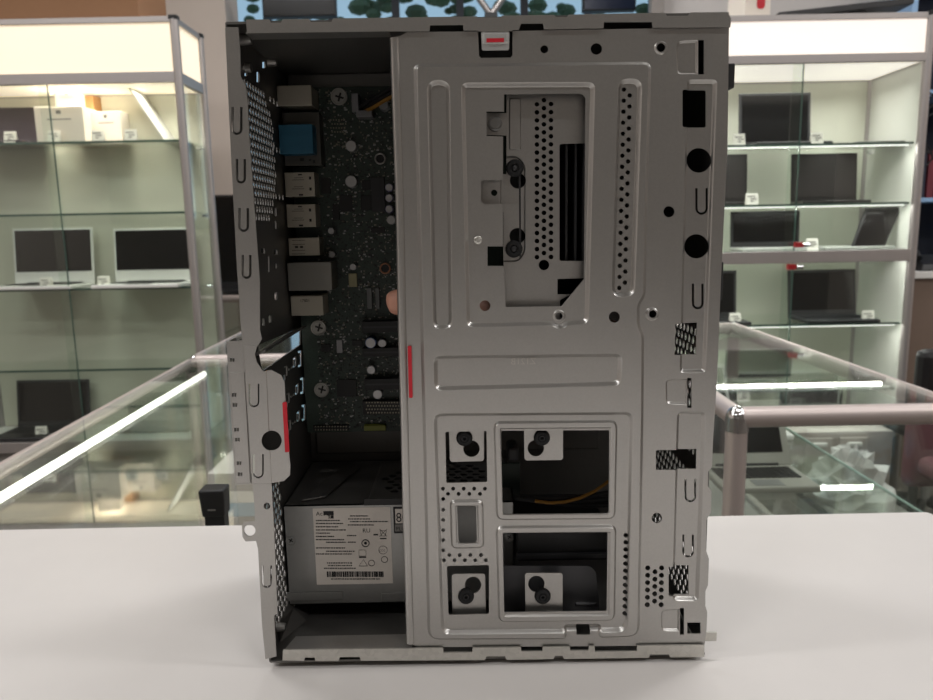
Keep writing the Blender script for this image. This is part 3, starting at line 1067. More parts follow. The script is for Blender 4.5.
# laptops in the counter
laptop('old laptop with pale grey bezel lying open inside the right counter', .52, .72, 1.16, zsr - .0, .15, tilt=28, base=.14, m=mat('warm_grey', (150, 148, 140), .5), group=None, rim=.016)
laptop('small black tablet leaning behind the plastic bag in the right counter', .70, .83, 1.45, zsr, .14, tilt=30, base=.06, m=M_WHITE, bezel=M_BLACK, kb=False, group=None)
laptop('grey notebook standing near the far end of the right counter', .56, .78, 1.70, zsr, .13, tilt=25, base=.12, m=M_SILVER, group=None)
o = tag(MB().box(.49, .62, 1.02, 1.10, rb + .0, rb + .13).build('blue_pouch', mat('blue_cloth', (80, 105, 190), .8, 0, .3, 60, .2), None, .02), 'blue cloth pouch behind the right counter post', 'pouch')
# papers and boxes in the left counter
lb0 = FLOOR + .368
M_BOOKS = [mat('pale_blue_paper', (150, 168, 180), .6), mat('white_paper', (214, 210, 204), .6), mat('grey_paper', (150, 146, 142), .6)]
z = lb0
labs = ['pale blue', 'white', 'grey']
for k in range(12):
    h = random.uniform(.022, .038)
    ox = random.uniform(-.012, .012)
    tag(MB().box(-.52 + ox, -.34 + ox, 1.0, 1.2, z, z + h).build('game_case', M_BOOKS[k % 3], None, .001),
        '%s flat box in the left counter, %s from the bottom of its stack' % (labs[k % 3], ORD[k]), 'box', 'flat boxes stacked in the left counter')
    z += h + .0004
# black charger dock on the left counter
a = P(218.5, 520, .30)
o = thing('charging_dock', 'black tapered charging dock standing behind the table left of the case', 'dock', (a[0], .30, -.0635))
tp, md, bt = P(218.5, 485, .3), P(218.5, 512, .3), -.0635
ww = (P(231, 500, .3)[0] - P(206, 500, .3)[0]) / 2
MB().hexa([(a[0] - ww * .85, .285, md[2]), (a[0] + ww * .92, .285, md[2]), (a[0] + ww * .92, .304, md[2]), (a[0] - ww * .85, .304, md[2])],
          [(a[0] - ww, .283, tp[2]), (a[0] + ww, .283, tp[2]), (a[0] + ww, .305, tp[2]), (a[0] - ww, .305, tp[2])]).build('dock_body', M_BLACK, o, .002)
MB().box(a[0] - ww * .8, a[0] + ww * .78, 289 / 1000, .303, bt, md[2]).build('dock_foot', M_BLACK, o, .001)
MB().box(a[0] - ww * .3, a[0] + ww * .3, .2828, .2834, md[2] + .008, md[2] + .0095).build('dock_mark', M_PRINT, o)

# ================================================================ COMPUTER CASE
case = thing('computer_case', 'open grey steel desktop computer case standing upright on the white table', 'computer', (0.009, 0.07, TZ))
RX, LX, DEP = 0.1385, -0.1205, 0.142

# --- side bracket panel
outer = [(407, 32), (478, 31.3)] + [(479, 56), (481, 58), (510.5, 57.5), (512.5, 55)] + [(512.5, 31), (729, 27), (727.5, 150), (721, 280), (717, 380), (713, 440), (712, 467), (708, 472),
         (707.8, 486), (711.5, 491), (711, 512), (706.5, 520), (706, 550), (709, 559), (708, 585), (705.5, 591), (705.3, 606), (707.2, 612), (706.5, 631), (704.5, 645),
         (590, 646.2), (418, 647.2), (409.5, 643), (405, 540), (400, 280), (394, 60), (393, 37), (400, 36)]
R1 = rnd([(413.5, 64), (651.5, 61.5), (648, 180), (645.6, 296), (639.5, 305), (639.5, 325), (644.2, 334), (643.5, 420), (639.5, 636.5), (598, 637.8), (598, 627), (567, 627.5), (567, 639), (427.5, 639.5), (422, 400)],
         [7, 9, 0, 5, 5, 5, 5, 0, 12, 5, 1, 1, 5, 12, 0])
R2 = rnd([(433.5, 412.5), (633, 411), (627.5, 630.5), (598, 631), (441, 632.5)], [9, 9, 12, 0, 9])
slotA = rnd([(427, 81), (450, 81), (452.5, 328.5), (433, 329)], [11, 11, 11, 11], 6)
regB = rnd([(461, 83.5), (594.5, 82.8), (588, 323.3), (567, 325), (559.5, 330), (551, 325), (466.5, 327)], [7, 8, 7, 3, 6, 3, 8])
longC = rnd([(433.5, 355), (622, 353), (620, 385), (434.5, 390)], 8)
slotD = rnd([(617, 79.5), (641.5, 79.5), (634, 297), (610.5, 297)], [11, 11, 11, 11], 6)
stripE = rnd([(687, 79.5), (717.5, 79.5), (706, 373), (679.5, 373)], 5)
stripF = rnd([(677, 411.5), (706, 411.5), (699, 601), (672, 601)], 6)
rimW2 = rnd([(493, 421), (617.5, 420), (615.5, 519), (496, 520)], 8)
rimW3 = rnd([(495.5, 525.5), (616.5, 524.5), (615, 620.5), (498, 622)], 8)
rimS = rnd([(449.5, 499.5), (483.5, 499.5), (484.5, 548), (451, 548.5)], 6)
D1 = rnd([(676, 41), (698, 40), (698, 74.5), (677, 74.5)], [7, 1, 1, 5])
D2 = rnd([(665.5, 379.5), (687.5, 378.5), (687, 405), (666, 404)], [5, 1, 1, 5])
D3 = rnd([(661, 610), (679.7, 609), (679.7, 631.5), (661, 631)], [5, 1, 1, 5])
mm = 0.00055
levels = [(R1, .0024, .0021), (R2, -.0024, .0021), (slotA, -.0024, .0021), (regB, -.0024, .0021), (longC, -.0024, .0021), (slotD, -.0024, .0021),
          (stripE, -.0020, .0018), (stripF, -.0020, .0018), (rimW2, .0016, .0013), (rimW3, .0016, .0013), (rimS, .0014, .0013),
          (offset_poly(rimW2, 6.0), -.0012, .0012), (offset_poly(rimW3, 6.0), -.0012, .0012), (offset_poly(rimS, 5.0), -.0012, .0012),
          (D1, -.0012, .0011), (D2, -.0012, .0011), (D3, -.0012, .0011),
          (circ(652, 314, 7, 20), .0009, .0009), (circ(661, 47.8, 7, 20), .0007, .0007), (circ(559, 316, 6.5, 16), .0006, .0007)]
W1 = [(504, 94.3)] + rnd([(580 + 5.5, 93.3)], 0) + [(584, 279), (561.5, 306.3), (505.7, 307), (503.6, 268), (503.3, 266), (487.5, 266), (487.5, 246.4), (503, 246.4), (503, 204), (484, 204), (481, 201), (481, 182), (484, 180),
      (503, 180), (503, 136.5), (486.5, 136), (486.5, 111.5), (504, 111.5)]
W1[1:2] = [(579, 93.3), (583, 94.5), (585.5, 98)]
holes = [W1,
         circ(544.3, 49.3, 4), circ(596.4, 48.9, 5.8), circ(660.7, 47.8, 4.3),
         rect(698.2, 40, 704, 74.4), rect(682.5, 89.6, 707, 127, 2), circ(700, 160, 12.4, 24), circ(697.5, 246.4, 12.2, 24),
         ushape(696.5, 188, 709, 214.7, 2.2), ushape(693, 284, 704.8, 309.7, 2.2), circ(669, 211.7, 5.6), circ(613.5, 316.5, 5.6), circ(652.3, 314, 3.8),
         [(675.5, 324), (698, 323), (697, 355), (674.5, 355)], rect(687.2, 378, 691.5, 408),
         circ(485, 305.7, 5.4), circ(559, 316, 3.5), circ(478, 240, 2),
         rnd([(445.3, 432), (486.5, 431), (487.3, 482), (446.3, 483)], 1.5), rnd([(446.8, 566), (489, 565), (489, 614), (448.5, 615)], 2),
         rnd([(457, 505), (476, 505), (477, 542), (458.5, 542.5)], 3),
         rnd([(501, 430.5), (609.3, 430), (608.3, 512.5), (502.5, 513.5)], 2), rnd([(503, 532), (607.6, 532), (606.6, 610.7), (504, 612)], 2),
         [(655.7, 451), (658, 450), (697.5, 450), (697, 470), (656, 470)],
         ushape(685.5, 480, 697.2, 503.5, 2), ushape(683.3, 536, 695, 559, 2), circ(656.8, 518, 5.2),
         rect(668.6, 566.8, 689.6, 596), rect(679.9, 608, 684, 634.7), rect(687.3, 622.5, 700.5, 633.7), rect(576.4, 624, 590, 634.7),
         ]
for k in range(19):
    f = k / 18
    holes.append(circ(624 - 4.7 * f, 89.6 + 198.3 * f, 2.3, 10))
for k in range(18):
    f = k / 17
    holes.append(circ(629.8 - 4.8 * f, 95.4 + 187.1 * f, 2.3, 10))
for x in (443, 453.2, 463.7, 474.2, 485):
    holes.append(circ(x, 488.7, 2, 10))
for x in (448, 458.6, 469.3, 480):
    holes.append(circ(x, 493.9, 2, 10))
for y in (499, 509.8, 519.8, 530, 540, 550.2):
    holes.append(circ(443.2, y, 2, 10))
for x in (449.4, 459.7, 470.4, 481):
    holes.append(circ(x, 555, 2, 10))
for x in (444, 454.5, 464.8, 475.3, 485.8):
    holes.append(circ(x, 560.2, 2, 10))
for k in range(12):
    holes.append(circ(625.8 - .11 * k, 535.2 + 7.1 * k, 2.3, 10))
for x in (647.8, 661.6):
    for k in range(6):
        holes.append(circ(x - .1 * k, 568 + 7.35 * k, 2.6, 10))
for k in range(5):
    holes.append(circ(655 - .1 * k, 571.8 + 7.35 * k, 2.6, 10))
panel = ysheet('side_bracket', M_GALV, outer, holes, levels, 0.001, .0009, case)
# rolled left edge of the bracket
er = []
for (px, py) in ((394.5, 38), (400, 200), (402.5, 330), (406.5, 500), (410.5, 643)):
    q = P(px, py, 0.0015)
    er.append((q[0], q[1] + .0008, q[2]))
MB().tube(er, .0026, 10).build('rolled_edge', M_GALV, case, 0, 60)
a, b = P(393, 37, .001), P(409.5, 643, .001)
MB().hexa([(a[0] - .0008, .001, a[2]), (a[0], .001, a[2]), (b[0], .001, b[2]), (b[0] - .0008, .001, b[2])],
          [(a[0] - .0008, .014, a[2]), (a[0], .014, a[2]), (b[0], .014, b[2]), (b[0] - .0008, .014, b[2])]).build('bracket_return', M_GALV, case)
MB().prism([tuple(P(x, y, -.0004)) for x, y in rnd([(407.6, 346), (411.4, 346), (412.6, 398), (409, 398)], 1)], (0, .0006, 0)).build('red_stripe', M_RED, case)
# stamped characters (read mirrored) in the long embossing
q = P(536, 364, 0.0018 - .0009)
textmesh('Z121B', .0052, (q[0], .0005, q[2]), (-1, 0, 0), (0, 0, 1), mat('stamp_grey', (190, 186, 180), .6, .1), 'stamped_mark', case, 0.0002)
# rivet and square tab marks near window
MB().cyl(P(478, 240, .0012), P(478, 240, -.0006), .0024, .0018).torus(P(478, 240, -.0004), (0, 1, 0), .0017, .0006).build('rivet', M_GALV2, case, 0, 40)


def keyhole_tab(poly, c1, c2, Y=0.0055):
    o = ysheet('mounting_tab', M_GALV, poly, [circ(*c1, 8.3, 20), circ(*c2, 8.3, 20)], [], Y, .0009, case)
    g = MB()
    p = P(c1[0], c1[1], Y)
    g.torus((p[0], Y - .001, p[2]), (0, 1, 0), .0032, .0014, 20, 8)
    g.cyl((p[0], Y - .0005, p[2]), (p[0], Y + .006, p[2]), .0038, .003)
    gm = g.build('rubber_grommet', M_RUBBER, o, 0, 50)
    MB().torus((p[0], Y - .0018, p[2]), (0, 1, 0), .0014, .0004, 14, 6).build('grommet_pin', M_DARK, gm, 0, 50)
    return o


keyhole_tab(rnd([(449, 429), (484, 428), (484, 461), (450, 462)], [1, 1, 3, 3]), (464.4, 438), (471.5, 448.7))
keyhole_tab(rnd([(524, 428), (563, 427), (563, 460), (524.5, 460.5)], [1, 1, 3, 3]), (541.8, 437.5), (535.8, 448.2))
keyhole_tab(rnd([(451.7, 574), (485, 573.6), (486, 616), (452.5, 617)], [3, 3, 1, 1]), (466, 596), (473, 585))
keyhole_tab(rnd([(525, 573), (562.6, 573), (562.6, 613), (525.5, 614)], [3, 3, 1, 1]), (542.6, 596), (536.4, 584))

# --- top wall with its front lip
zt0, ztip = float(P(480, 16.2, -.001)[2]), float(P(480, 30, -.001)[2])
lip = [(246, 19.5), (269, 19.3), (270.5, 22.6), (281, 22.6), (282.5, 19.2), (309, 18.8), (310.5, 22), (331.5, 21.8), (333, 18.4), (477, 16.3), (478, 17.6), (501, 17.3), (502, 15.6), (554, 14.8),
       (556, 17), (567, 17), (568.5, 14.6), (665, 12.6), (667, 15.8), (688, 15.6), (690, 12.4), (728, 12), (731, 19), (730.5, 27), (652.5, 27.6), (652, 22.0), (604, 22.2), (603.5, 27.9), (544, 29), (543, 23.4), (521, 23.6), (519, 29.4),
       (513, 29.6), (512.5, 31), (478, 31.4), (477.5, 30), (463.5, 30.2), (463, 24.9), (430, 25.3), (429.5, 30.8), (247, 33.2)]
ysheet('top_lip', M_GALV, lip, [], [], -.001, .0012, case)
ztw = float(P(500, 16, -.001)[2])
MB().box(LX, RX, 0.0, DEP, ztw - .0012, ztw).build('top_wall', M_SHADED, case)
a = P(246, 33, .0005)
MB().box(a[0], -.037, .0002, .012, ztip + .0006, ztip + .0014).build('top_flange', M_GALV, case)
# stepped ledge under the top wall at the back
MB().box(LX + .002, RX, DEP - .02, DEP - .002, ztw - .018, ztw - .0013).build('top_ledge', M_SHADED, case, .001)
# --- bottom wall with lip
blip = [(283, 650), (429, 648.3), (443, 648.1), (443.3, 652.6), (472.3, 652.3), (472.6, 647.8), (521, 647.3), (521.3, 651.4), (542.4, 651.2), (542.7, 647), (570, 646.8), (570.3, 650.6), (588.6, 650.5), (588.9, 646.5), (594.6, 646.4),
        (594.8, 651.6), (637, 651.2), (637.2, 645.9), (704.5, 645), (704.3, 657), (670, 657.4), (669, 654.4), (650, 654.6), (649, 657.8), (564, 659), (562.5, 655.8), (555, 655.9), (553.5, 659.1), (506.5, 659.9), (505, 656.3), (486.5, 656.5), (485, 660.1),
        (361, 660.8), (359.5, 657), (340, 657.1), (338.5, 661), (315.5, 661), (314.5, 657.6), (305, 657.6), (304, 661), (282.5, 660.4)]
ysheet('bottom_lip', M_GALV2, blip, [], [], -.001, .0012, case)
MB().box(LX, RX, 0, DEP, .0, .0012).build('bottom_wall', M_SHADED, case)
MB().hexa([(LX + .008, .0, .0066), (-.036, .0, .0066), (-.036, .016, .0066), (LX + .012, .016, .0066)],
          [(LX + .008, .0, .0074), (-.036, .0, .0074), (-.036, .016, .0074), (LX + .012, .016, .0074)]).build('bottom_flange', M_GALV, case)
for x in (LX + .02, RX - .02):
    for y in (.025, DEP - .02):
        MB().cyl((x, y, TZ), (x, y, 0.0), .007, .008).build('foot', M_RUBBER, case, 0, 40)
# --- back tray
MB().box(LX, RX, DEP - .0012, DEP, 0, ztw).build('back_tray', M_SHADED, case)
q = P(292, 440, DEP - .003)
tb_ = MB()
MB().box(LX + .004, .1, DEP - .0045, DEP - .0012, .085, .112).build('tray_emboss', M_SHADED, case, .0015)

# --- right (front) wall, perforated
def to3_right(u, v, h):
    return (RX - .0015 - h, u, v)
hr = []
zz = .016
row = 0
while zz < .345:
    y = .022 + (row % 2) * .0035
    while y < .12:
        if zz < .192 and not (.10 < zz < .112):
            hr.append(circ(y, zz, .0026, 6))
        y += .0075
    zz += .0056
    row += 1
sheet('front_wall', M_SHADED, [(0.002, .002), (DEP, .002), (DEP, ztw), (0.002, ztw)], hr, [], None, .0008, case, to3_right)
for (x0, y0, x1, y1) in ((729, 63, 735.5, 88), (720.5, 262, 724, 300), (713, 352, 716.5, 410)):
    a, b = P(x0, y1, .012), P(x1, y0, .012)
    MB().box(a[0] - .003, b[0], .012, .03, a[2], b[2]).build('front_clip', M_DARK, case, .0006)
a, b = P(704, 641.5, .003), P(717, 632, .003)
MB().box(a[0], b[0], .003, .0045, a[2], b[2]).build('front_tab', M_GALV2, case, .0003)

# --- left (rear) wall
WX = -.1205
HX = lambda px, py: tuple(PX(px, py, WX)[1:])
hl = []
zz = .262
row = 0
while zz < .338:
    y = .026 + (row % 2) * .0028
    c0 = (.040, .300)
    while y < .088:
        if math.hypot((y - .044) / 1.0, zz - .300) < .042 and y < .082:
            hl.append(circ(y, zz, .0021, 6))
        y += .0056
    zz += .0046
    row += 1
# small square and slit holes of the port plate
for (x, y, w_, h_) in ((263, 251, 2, 2.5), (275.5, 252, 2, 2.5), (268.5, 264, 1, 8), (276, 266, 1, 2.5), (276, 296, 1.3, 4), (263.5, 322, 1.2, 3.5), (270, 319, 1.2, 3.5), (244.5, 68, 1.4, 2), (264, 65, 1.6, 3), (258, 77, 1.3, 5), (246, 74, 1.4, 2), (275.5, 212, 1.2, 4), (275.5, 225, 1, 4)):
    hl.append([HX(x - w_, y - h_), HX(x + w_, y - h_), HX(x + w_, y + h_), HX(x - w_, y + h_)])
# see-through opening
hl.append([HX(300.6, 327.5), HX(300.6, 344.6), HX(262, 371.6), HX(258, 345)])
for k in range(9):
    hl.append(circ(.098 - (k % 3) * .009, .336 - (k // 3) * .03, .002, 8))
# slot row: three expansion slots with cut marks
for (bx, by) in ((0, 0), (2.3, 27), (3.6, 54)):
    for (x, y, w_, h_) in ((301, 361, .8, 8), (299.3, 354, 1.2, 1.1), (299.3, 368, 1.2, 1.1), (295.6, 362, .7, 4.5), (293.4, 363.5, .5, 4.5), (294.5, 359, .9, .8), (294.5, 367, .9, .8), (291.5, 367, .7, .9), (289, 368, .8, .9),
                           (286.6, 368.5, .7, 5), (284.8, 364, .6, .9), (284.6, 374.5, .8, 3)):
        k_ = (x - 293) * -.35
        hl.append([HX(x - w_ + bx, y - h_ + by + k_ + .3), HX(x + w_ + bx, y - h_ + by + k_), HX(x + w_ + bx, y + h_ + by + k_), HX(x - w_ + bx, y + h_ + by + k_ + .3)])
# mesh beside the power supply
zz = .014
row = 0
while zz < .100:
    y = .006 + (row % 2) * .0032
    while y < .046:
        hl.append(circ(y, zz, .0027, 6))
        y += .0064
    zz += .0052
    row += 1
sheet('rear_wall', M_SHADED, [(0.001, 0), (DEP, 0), (DEP, ztw), (0.001, ztw)], hl, [], None, .0009, case, lambda u, v, h: (WX + h, u, v))
# angled baffles of the opening
a, b = P(253, 336, .004), P(302, 330, .112)
MB().hexa([(WX, .004, .184), (WX + .008, .004, .187), (WX + .008, .112, .187), (WX, .112, .184)],
          [(WX, .004, .1855), (WX + .008, .004, .1885), (WX + .008, .112, .1885), (WX, .112, .1855)]).build('slot_baffle', M_SHADED, case)

# front flange of the rear wall
fl = [(225, 27), (230.7, 150), (237, 270), (241.2, 330), (243.5, 352), (246.5, 400), (249.2, 440), (252, 480), (254, 500), (255, 521), (244, 522), (241.8, 526), (242.5, 537), (245.5, 541.5), (256, 541), (258, 549), (262, 625), (265.4, 659),
      (276.5, 656.5), (274, 616), (277.5, 613), (274, 530), (271.5, 483), (284, 481), (290, 475), (290.3, 465), (287.5, 440), (284.5, 382), (281, 375), (271, 370), (263.5, 371.5), (257, 362), (255, 354), (257, 347), (261.8, 339), (260, 330), (259.7, 280), (255, 215), (250, 150), (247.5, 100), (245.7, 86), (240.5, 76), (240.2, 50), (238.2, 27)]
fh = [ushape(231.3, 107, 242.5, 135, 2.4), ushape(235.8, 159, 246, 183.6, 2.4), ushape(238.2, 208, 249, 232, 2.4), ushape(241.5, 255, 251.5, 279, 2.4),
      ushape(249, 383.6, 259.6, 407, 1.6), ushape(253, 454, 264, 478, 1.6), ushape(261.7, 565.5, 272, 588, 1.8), circ(271.7, 440.5, 10, 24), circ(249.6, 530.5, 5.8, 16), circ(267, 506, 3.4)]
ysheet('rear_flange', M_GALV, fl, fh, [(rnd([(243.3, 345), (265.5, 345), (272, 484), (252.3, 484)], 1), .0005, .0004)], .0005, .0009, case)
MB().prism([tuple(P(x, y, -.0012)) for x, y in rnd([(282.3, 402.5), (286.5, 402), (289.3, 452), (285, 452.5)], 1)], (0, .0006, 0)).build('red_stripe', M_RED, case)
# expansion slot retention plate outside the rear wall
ro = [(226.8, 341.5), (243, 340.5), (251.5, 484), (235.7, 485)]
rh = []
for (cx, cy) in ((232, 360), (234.2, 394.8), (235, 404.8), (236.6, 429.5), (237.6, 439.5), (239.2, 463), (240.2, 474)):
    rh.append(rect(cx - 2.2, cy - 1.9, cx, cy + 1.9))
    rh.append(rect(cx + .6, cy - 1.9, cx + 2.4, cy + 1.9))
rp = ysheet('slot_retainer', M_GALV, ro, rh, [(rnd([(230, 372), (245, 372), (251, 483), (236.5, 484)], 1), .0004, .0004)], .008, .0009, case)
a = P(226.8, 341.5, .008)
b = P(235.7, 485, .008)
MB().hexa([(a[0] - .0003, .008, a[2]), (a[0] + .0005, .008, a[2]), (b[0] + .0005, .008, b[2]), (b[0] - .0003, .008, b[2])],
          [(a[0] - .0003, .024, a[2]), (a[0] + .0005, .024, a[2]), (b[0] + .0005, .024, b[2]), (b[0] - .0003, .024, b[2])]).build('retainer_side', M_GALV, case)
for zc in (.1475, .129, .111):
    MB().box(WX - .012, WX, .012, .02, zc - .001, zc + .0).build('retainer_rib', M_SHADED, case)
# corner studs
for (px, py, Y) in ((246, 40, .02), (272, 62, .08), (246, 68, .03), (291, 604, .05), (281, 627, .02), (263, 26, .004)):
    q = P(px, py, Y)
    MB().cyl((q[0] - .003, Y, q[2]), (q[0] + .003, Y, q[2]), .003, .0024).build('stud', M_GALV, case, 0, 40)
# corner gussets
MB().hexa([(WX + .001, .02, .0013), (WX + .012, .045, .0013), (WX + .012, .12, .0013), (WX + .001, .12, .0013)],
          [(WX + .001, .02, .014), (WX + .004, .045, .010), (WX + .004, .12, .010), (WX + .001, .12, .014)]).build('corner_gusset', M_SHADED, case)

# --- latch with red mark
lt = ysheet('release_latch', mat('latch_grey', (176, 176, 174), .4, .3), rnd([(481, 31.5), (509.6, 31.2), (509, 50), (482, 50.3)], 2), [], [(rnd([(482, 32), (509, 32), (508.5, 44), (482.5, 44.3)], 2), .0012, .0012)], -.0005, .0012, case)
MB().prism([tuple(P(x, y, -.0019)) for x, y in ((486.5, 38.3), (504, 38), (504, 42), (486.5, 42.3))], (0, .0004, 0)).build('red_mark', M_RED, lt)
ybox(479, 58, 513, 31, .006, .02).build('latch_housing', M_BLACK, case)

# --- drive cage behind the window
cage_o = [(506.5, 88), (596, 88), (592, 322), (500, 322), (503.5, 270), (503.5, 212), (476, 212), (476, 174), (506.5, 174), (506.5, 135.5), (485, 135), (485, 113), (506.5, 113)]
ch = [circ(494.2, 192.8, 3.2, 12), circ(544, 265, 5.3), rnd([(559.5, 144), (590, 143), (589, 261), (559.5, 261)], 2), [(557.5, 279), (590, 278), (590, 292), (572, 294), (557.5, 294.5)],
      rnd([(560, 300), (590, 285), (590, 318), (560, 318)], 1), circ(518, 180.5, 8, 20), circ(517.5, 236, 8, 20)]
for k in range(21):
    if k < 20:
        ch.append(circ(537, 104.2 + 8.05 * k if k < 18 else 104.2 + 8.05 * k, 2.5, 8))
        ch.append(circ(551, 104 + 8.05 * k, 2.5, 8))
    if k < 20:
        ch.append(circ(544, 100.1 + 8.05 * k, 2.5, 8))
ch = [h for h in ch if max(p[1] for p in h) < 320]
cage = ysheet('drive_cage', M_GALV, cage_o, ch, [(rnd([(500, 156), (519, 156), (525.5, 166), (525.5, 252), (519, 262), (500, 262)], [1, 8, 5, 5, 8, 1]), -.0012, .0008), (rnd([(509, 98), (521, 98), (521, 150), (509, 150)], 2), .0006, .0006)], .0095, .0009, case)
a, b = P(520, 322, .0095), P(594, 89, .0095)
cs_ = MB()
cs_.box(a[0], b[0], .0106, .095, b[2] - .001, b[2])
cs_.box(a[0], b[0], .0106, .095, a[2], a[2] + .001)
cs_.box(b[0] - .001, b[0], .0106, .095, a[2], b[2])
cs_.box(a[0], a[0] + .001, .0106, .095, a[2], b[2])
cs_.box(a[0], b[0], .094, .095, a[2], b[2])
cs_.build('cage_shell', M_DARK, cage)
for px in (565, 574, 582):
    q0, q1 = P(px, 262, .02), P(px, 144, .02)
    MB().box(q0[0] - .0006, q0[0] + .0006, .015, .07, q0[2], q1[2]).build('cage_guide', M_DARK, cage)
for (px, py) in ((514.8, 168), (514, 249)):
    q = P(px, py, .008)
    g = MB().torus((q[0], .0080, q[2]), (0, 1, 0), .0034, .0014).cyl((q[0], .008, q[2]), (q[0], .0095, q[2]), .0042).build('rubber_grommet', M_RUBBER, cage, 0, 50)
    g2 = MB().sphere((q[0], .0078, q[2]), .0016, (1, .5, 1)).build('grommet_screw', M_DARK, cage, 0, 50)


def screw(px, py, Y, r, parent, m=M_PSU, name='screw'):
    q = P(px, py, Y)
    mb = MB().cyl((q[0], Y, q[2]), (q[0], Y - r * .45, q[2]), r, r * .8, 20)
    mb.torus((q[0], Y - r * .3, q[2]), (0, 1, 0), r * .95, r * .14, 20, 6)
    s = mb.build(name, m, parent, 0, 40)
    return s


def slots(px, py, Y, r, parent, rot=.6):
    q = P(px, py, Y)
    mb = MB()
    for t_ in (rot, rot + math.pi / 2):
        mb.M = Matrix.Translation((q[0], Y, q[2])) @ Matrix.Rotation(t_, 4, 'Y')
        mb.box(-r * .55, r * .55, -.0002, 0, -r * .12, r * .12)
    return mb


sc = screw(495, 124, .0086, .0036, cage)
# --- power supply (as a part with its own details)
PY, PX0, PX1 = .045, -.1186, .0285
pz0, pz1 = .0125, .0808
ps = MB()
ps.box(PX0, PX1, PY, PY + .0008, pz0, pz1)
ps.box(PX0, PX1, PY, PY + .088, pz0, pz0 + .0008)
ps.box(PX0, PX0 + .0008, PY + .001, PY + .088, pz0, pz1)
ps.box(PX1 - .0008, PX1, PY, PY + .088, pz0, pz1)
ps.box(PX0, PX1, PY + .0872, PY + .088, pz0, pz1)
psu = ps.build('power_supply', M_PSU, case)
gx0, gx1, gy0, gy1 = -.058, .012, .052, .122
hh = []
r_ = 0
y = gy0
while y < gy1:
    x = gx0 + (r_ % 2) * .0042
    while x < gx1:
        if math.hypot(x - (gx0 + gx1) / 2, y - (gy0 + gy1) / 2) < .036:
            hh.append(circ(x, y, .0033, 6))
        x += .0084
    y += .0062
    r_ += 1
sheet('psu_top', M_SHADED, [(PX0, PY), (PX1, PY), (PX1, PY + .088), (PX0, PY + .088)], hh[:99], [(rect(gx0 - .008, gy0 - .003, gx1 + .008, gy1 + .008), .0012, .0015)], None, .0008, psu, lambda u, v, h: (u, v, pz1 + h))
MB().box(PX0 + .003, PX1 - .003, PY + .003, PY + .085, pz0 + .002, pz1 - .006).build('psu_inside', M_BLACK, psu)
ybox(364, 498, 420, 505.6, PY - .0006, PY).build('psu_vent_slot', M_BLACK, psu)
# diagonal bracket on the psu top
q = [(-.108, .050), (-.094, .056), (-.080, .115), (-.094, .112)]
MB().prism([(x, y, pz1 + .0005) for x, y in q], (0, 0, .0012)).build('psu_clip', M_SHADED, psu, .0004)
# lower flange strip of the psu
ybox(284, 600, 343, 593, PY - .0012, PY).build('psu_flange', M_PSU, psu, .0004)
ybox(381, 600, 470, 593, PY - .0012, PY).build('psu_flange', M_PSU, psu, .0004)
lab = ybox(312.6, 583.3, 393, 508.5, PY - .0003, PY).build('psu_label', M_LABEL, psu)
YLb = PY - .0004


def lrect(x0, y0, x1, y1, mb, Y=None):
    Y = YLb if Y is None else Y
    a, b = P(x0, y1, Y), P(x1, y0, Y)
    mb.box(a[0], b[0], Y, Y + .0001, a[2], b[2])


ink = MB()
rr = random.Random(3)


def line(x0, x1, y, h=1.1):
    x = x0
    while x < x1:
        w_ = rr.uniform(.7, 2.6)
        lrect(x, y - h / 2, min(x + w_, x1), y + h / 2, ink)
        x += w_ + rr.uniform(.3, .7)


for y, x0, x1 in ((520.5, 316, 340), (523.5, 316, 343), (526.8, 316, 338), (530, 316, 346), (533.2, 316, 330), (536.5, 316, 334), (539.7, 316, 344), (542.3, 326, 346), (548, 316, 345), (551.3, 326, 355), (554, 316, 352),
                  (516, 350, 368), (519, 348, 370), (521.6, 350, 388), (525, 348, 374), (535.6, 347, 356), (542.2, 348, 356), (563, 327, 352), (565.6, 328, 352), (568.3, 324, 356), (579, 331, 380)):
    line(x0, x1, y)
x = 327
while x < 383:
    w_ = rr.choice((.5, .9, 1.4))
    lrect(x, 571.5, x + w_, 577, ink)
    x += w_ + rr.choice((.4, .7, .9))
lrect(323.5, 511, 333.5, 515.5, ink)
lrect(328, 515.5, 333.5, 518.6, ink)
lrect(373.5, 534, 378, 535.5, ink)
lrect(380, 538, 386.5, 539.2, ink)
lrect(359, 556.5, 366, 558, ink)
ink.build('label_print', M_INK, lab)


def ltext(s, px, py, hpx, m=M_INK, Y=None, name='lettering', parent=None, sx=1.0):
    Y = YLb if Y is None else Y
    q = P(px, py, Y)
    textmesh(s, hpx * .00062 * 1.38, (q[0], Y, q[2]), (1, 0, 0), (0, 0, 1), m, name, parent or lab, .0001, sx=sx)


ltext('Ac', 316, 515.6, 4.6)
ltext('Bel', 325, 518.2, 3.6, M_LABEL, YLb - .0001)
ltext('RU', 362.5, 532.5, 4.6)
ic = MB()
for (cx, cy, r_, w_) in ((365.5, 543.2, 3.9, .0005), (383, 550, 4.6, .0002), (384.5, 559.5, 3.4, .0003), (371.5, 563, 3.3, .0003)):
    q = P(cx, cy, YLb)
    ic.torus((q[0], YLb, q[2]), (0, 1, 0), r_ * .0006, w_ * .7, 24, 4)
q = P(365.5, 543.2, YLb)
ic.sphere((q[0], YLb, q[2]), .0010, (1, .1, 1))
tri = [tuple(P(x, y, YLb)) for x, y in ((359, 566), (363.3, 559.5), (367.5, 566))]
ic.tube(tri, .0002, 4, True)
rc = [tuple(P(x, y, YLb)) for x, y in ((359, 550), (366, 550), (366, 556), (359, 556))]
ic.tube(rc, .00012, 4, True)
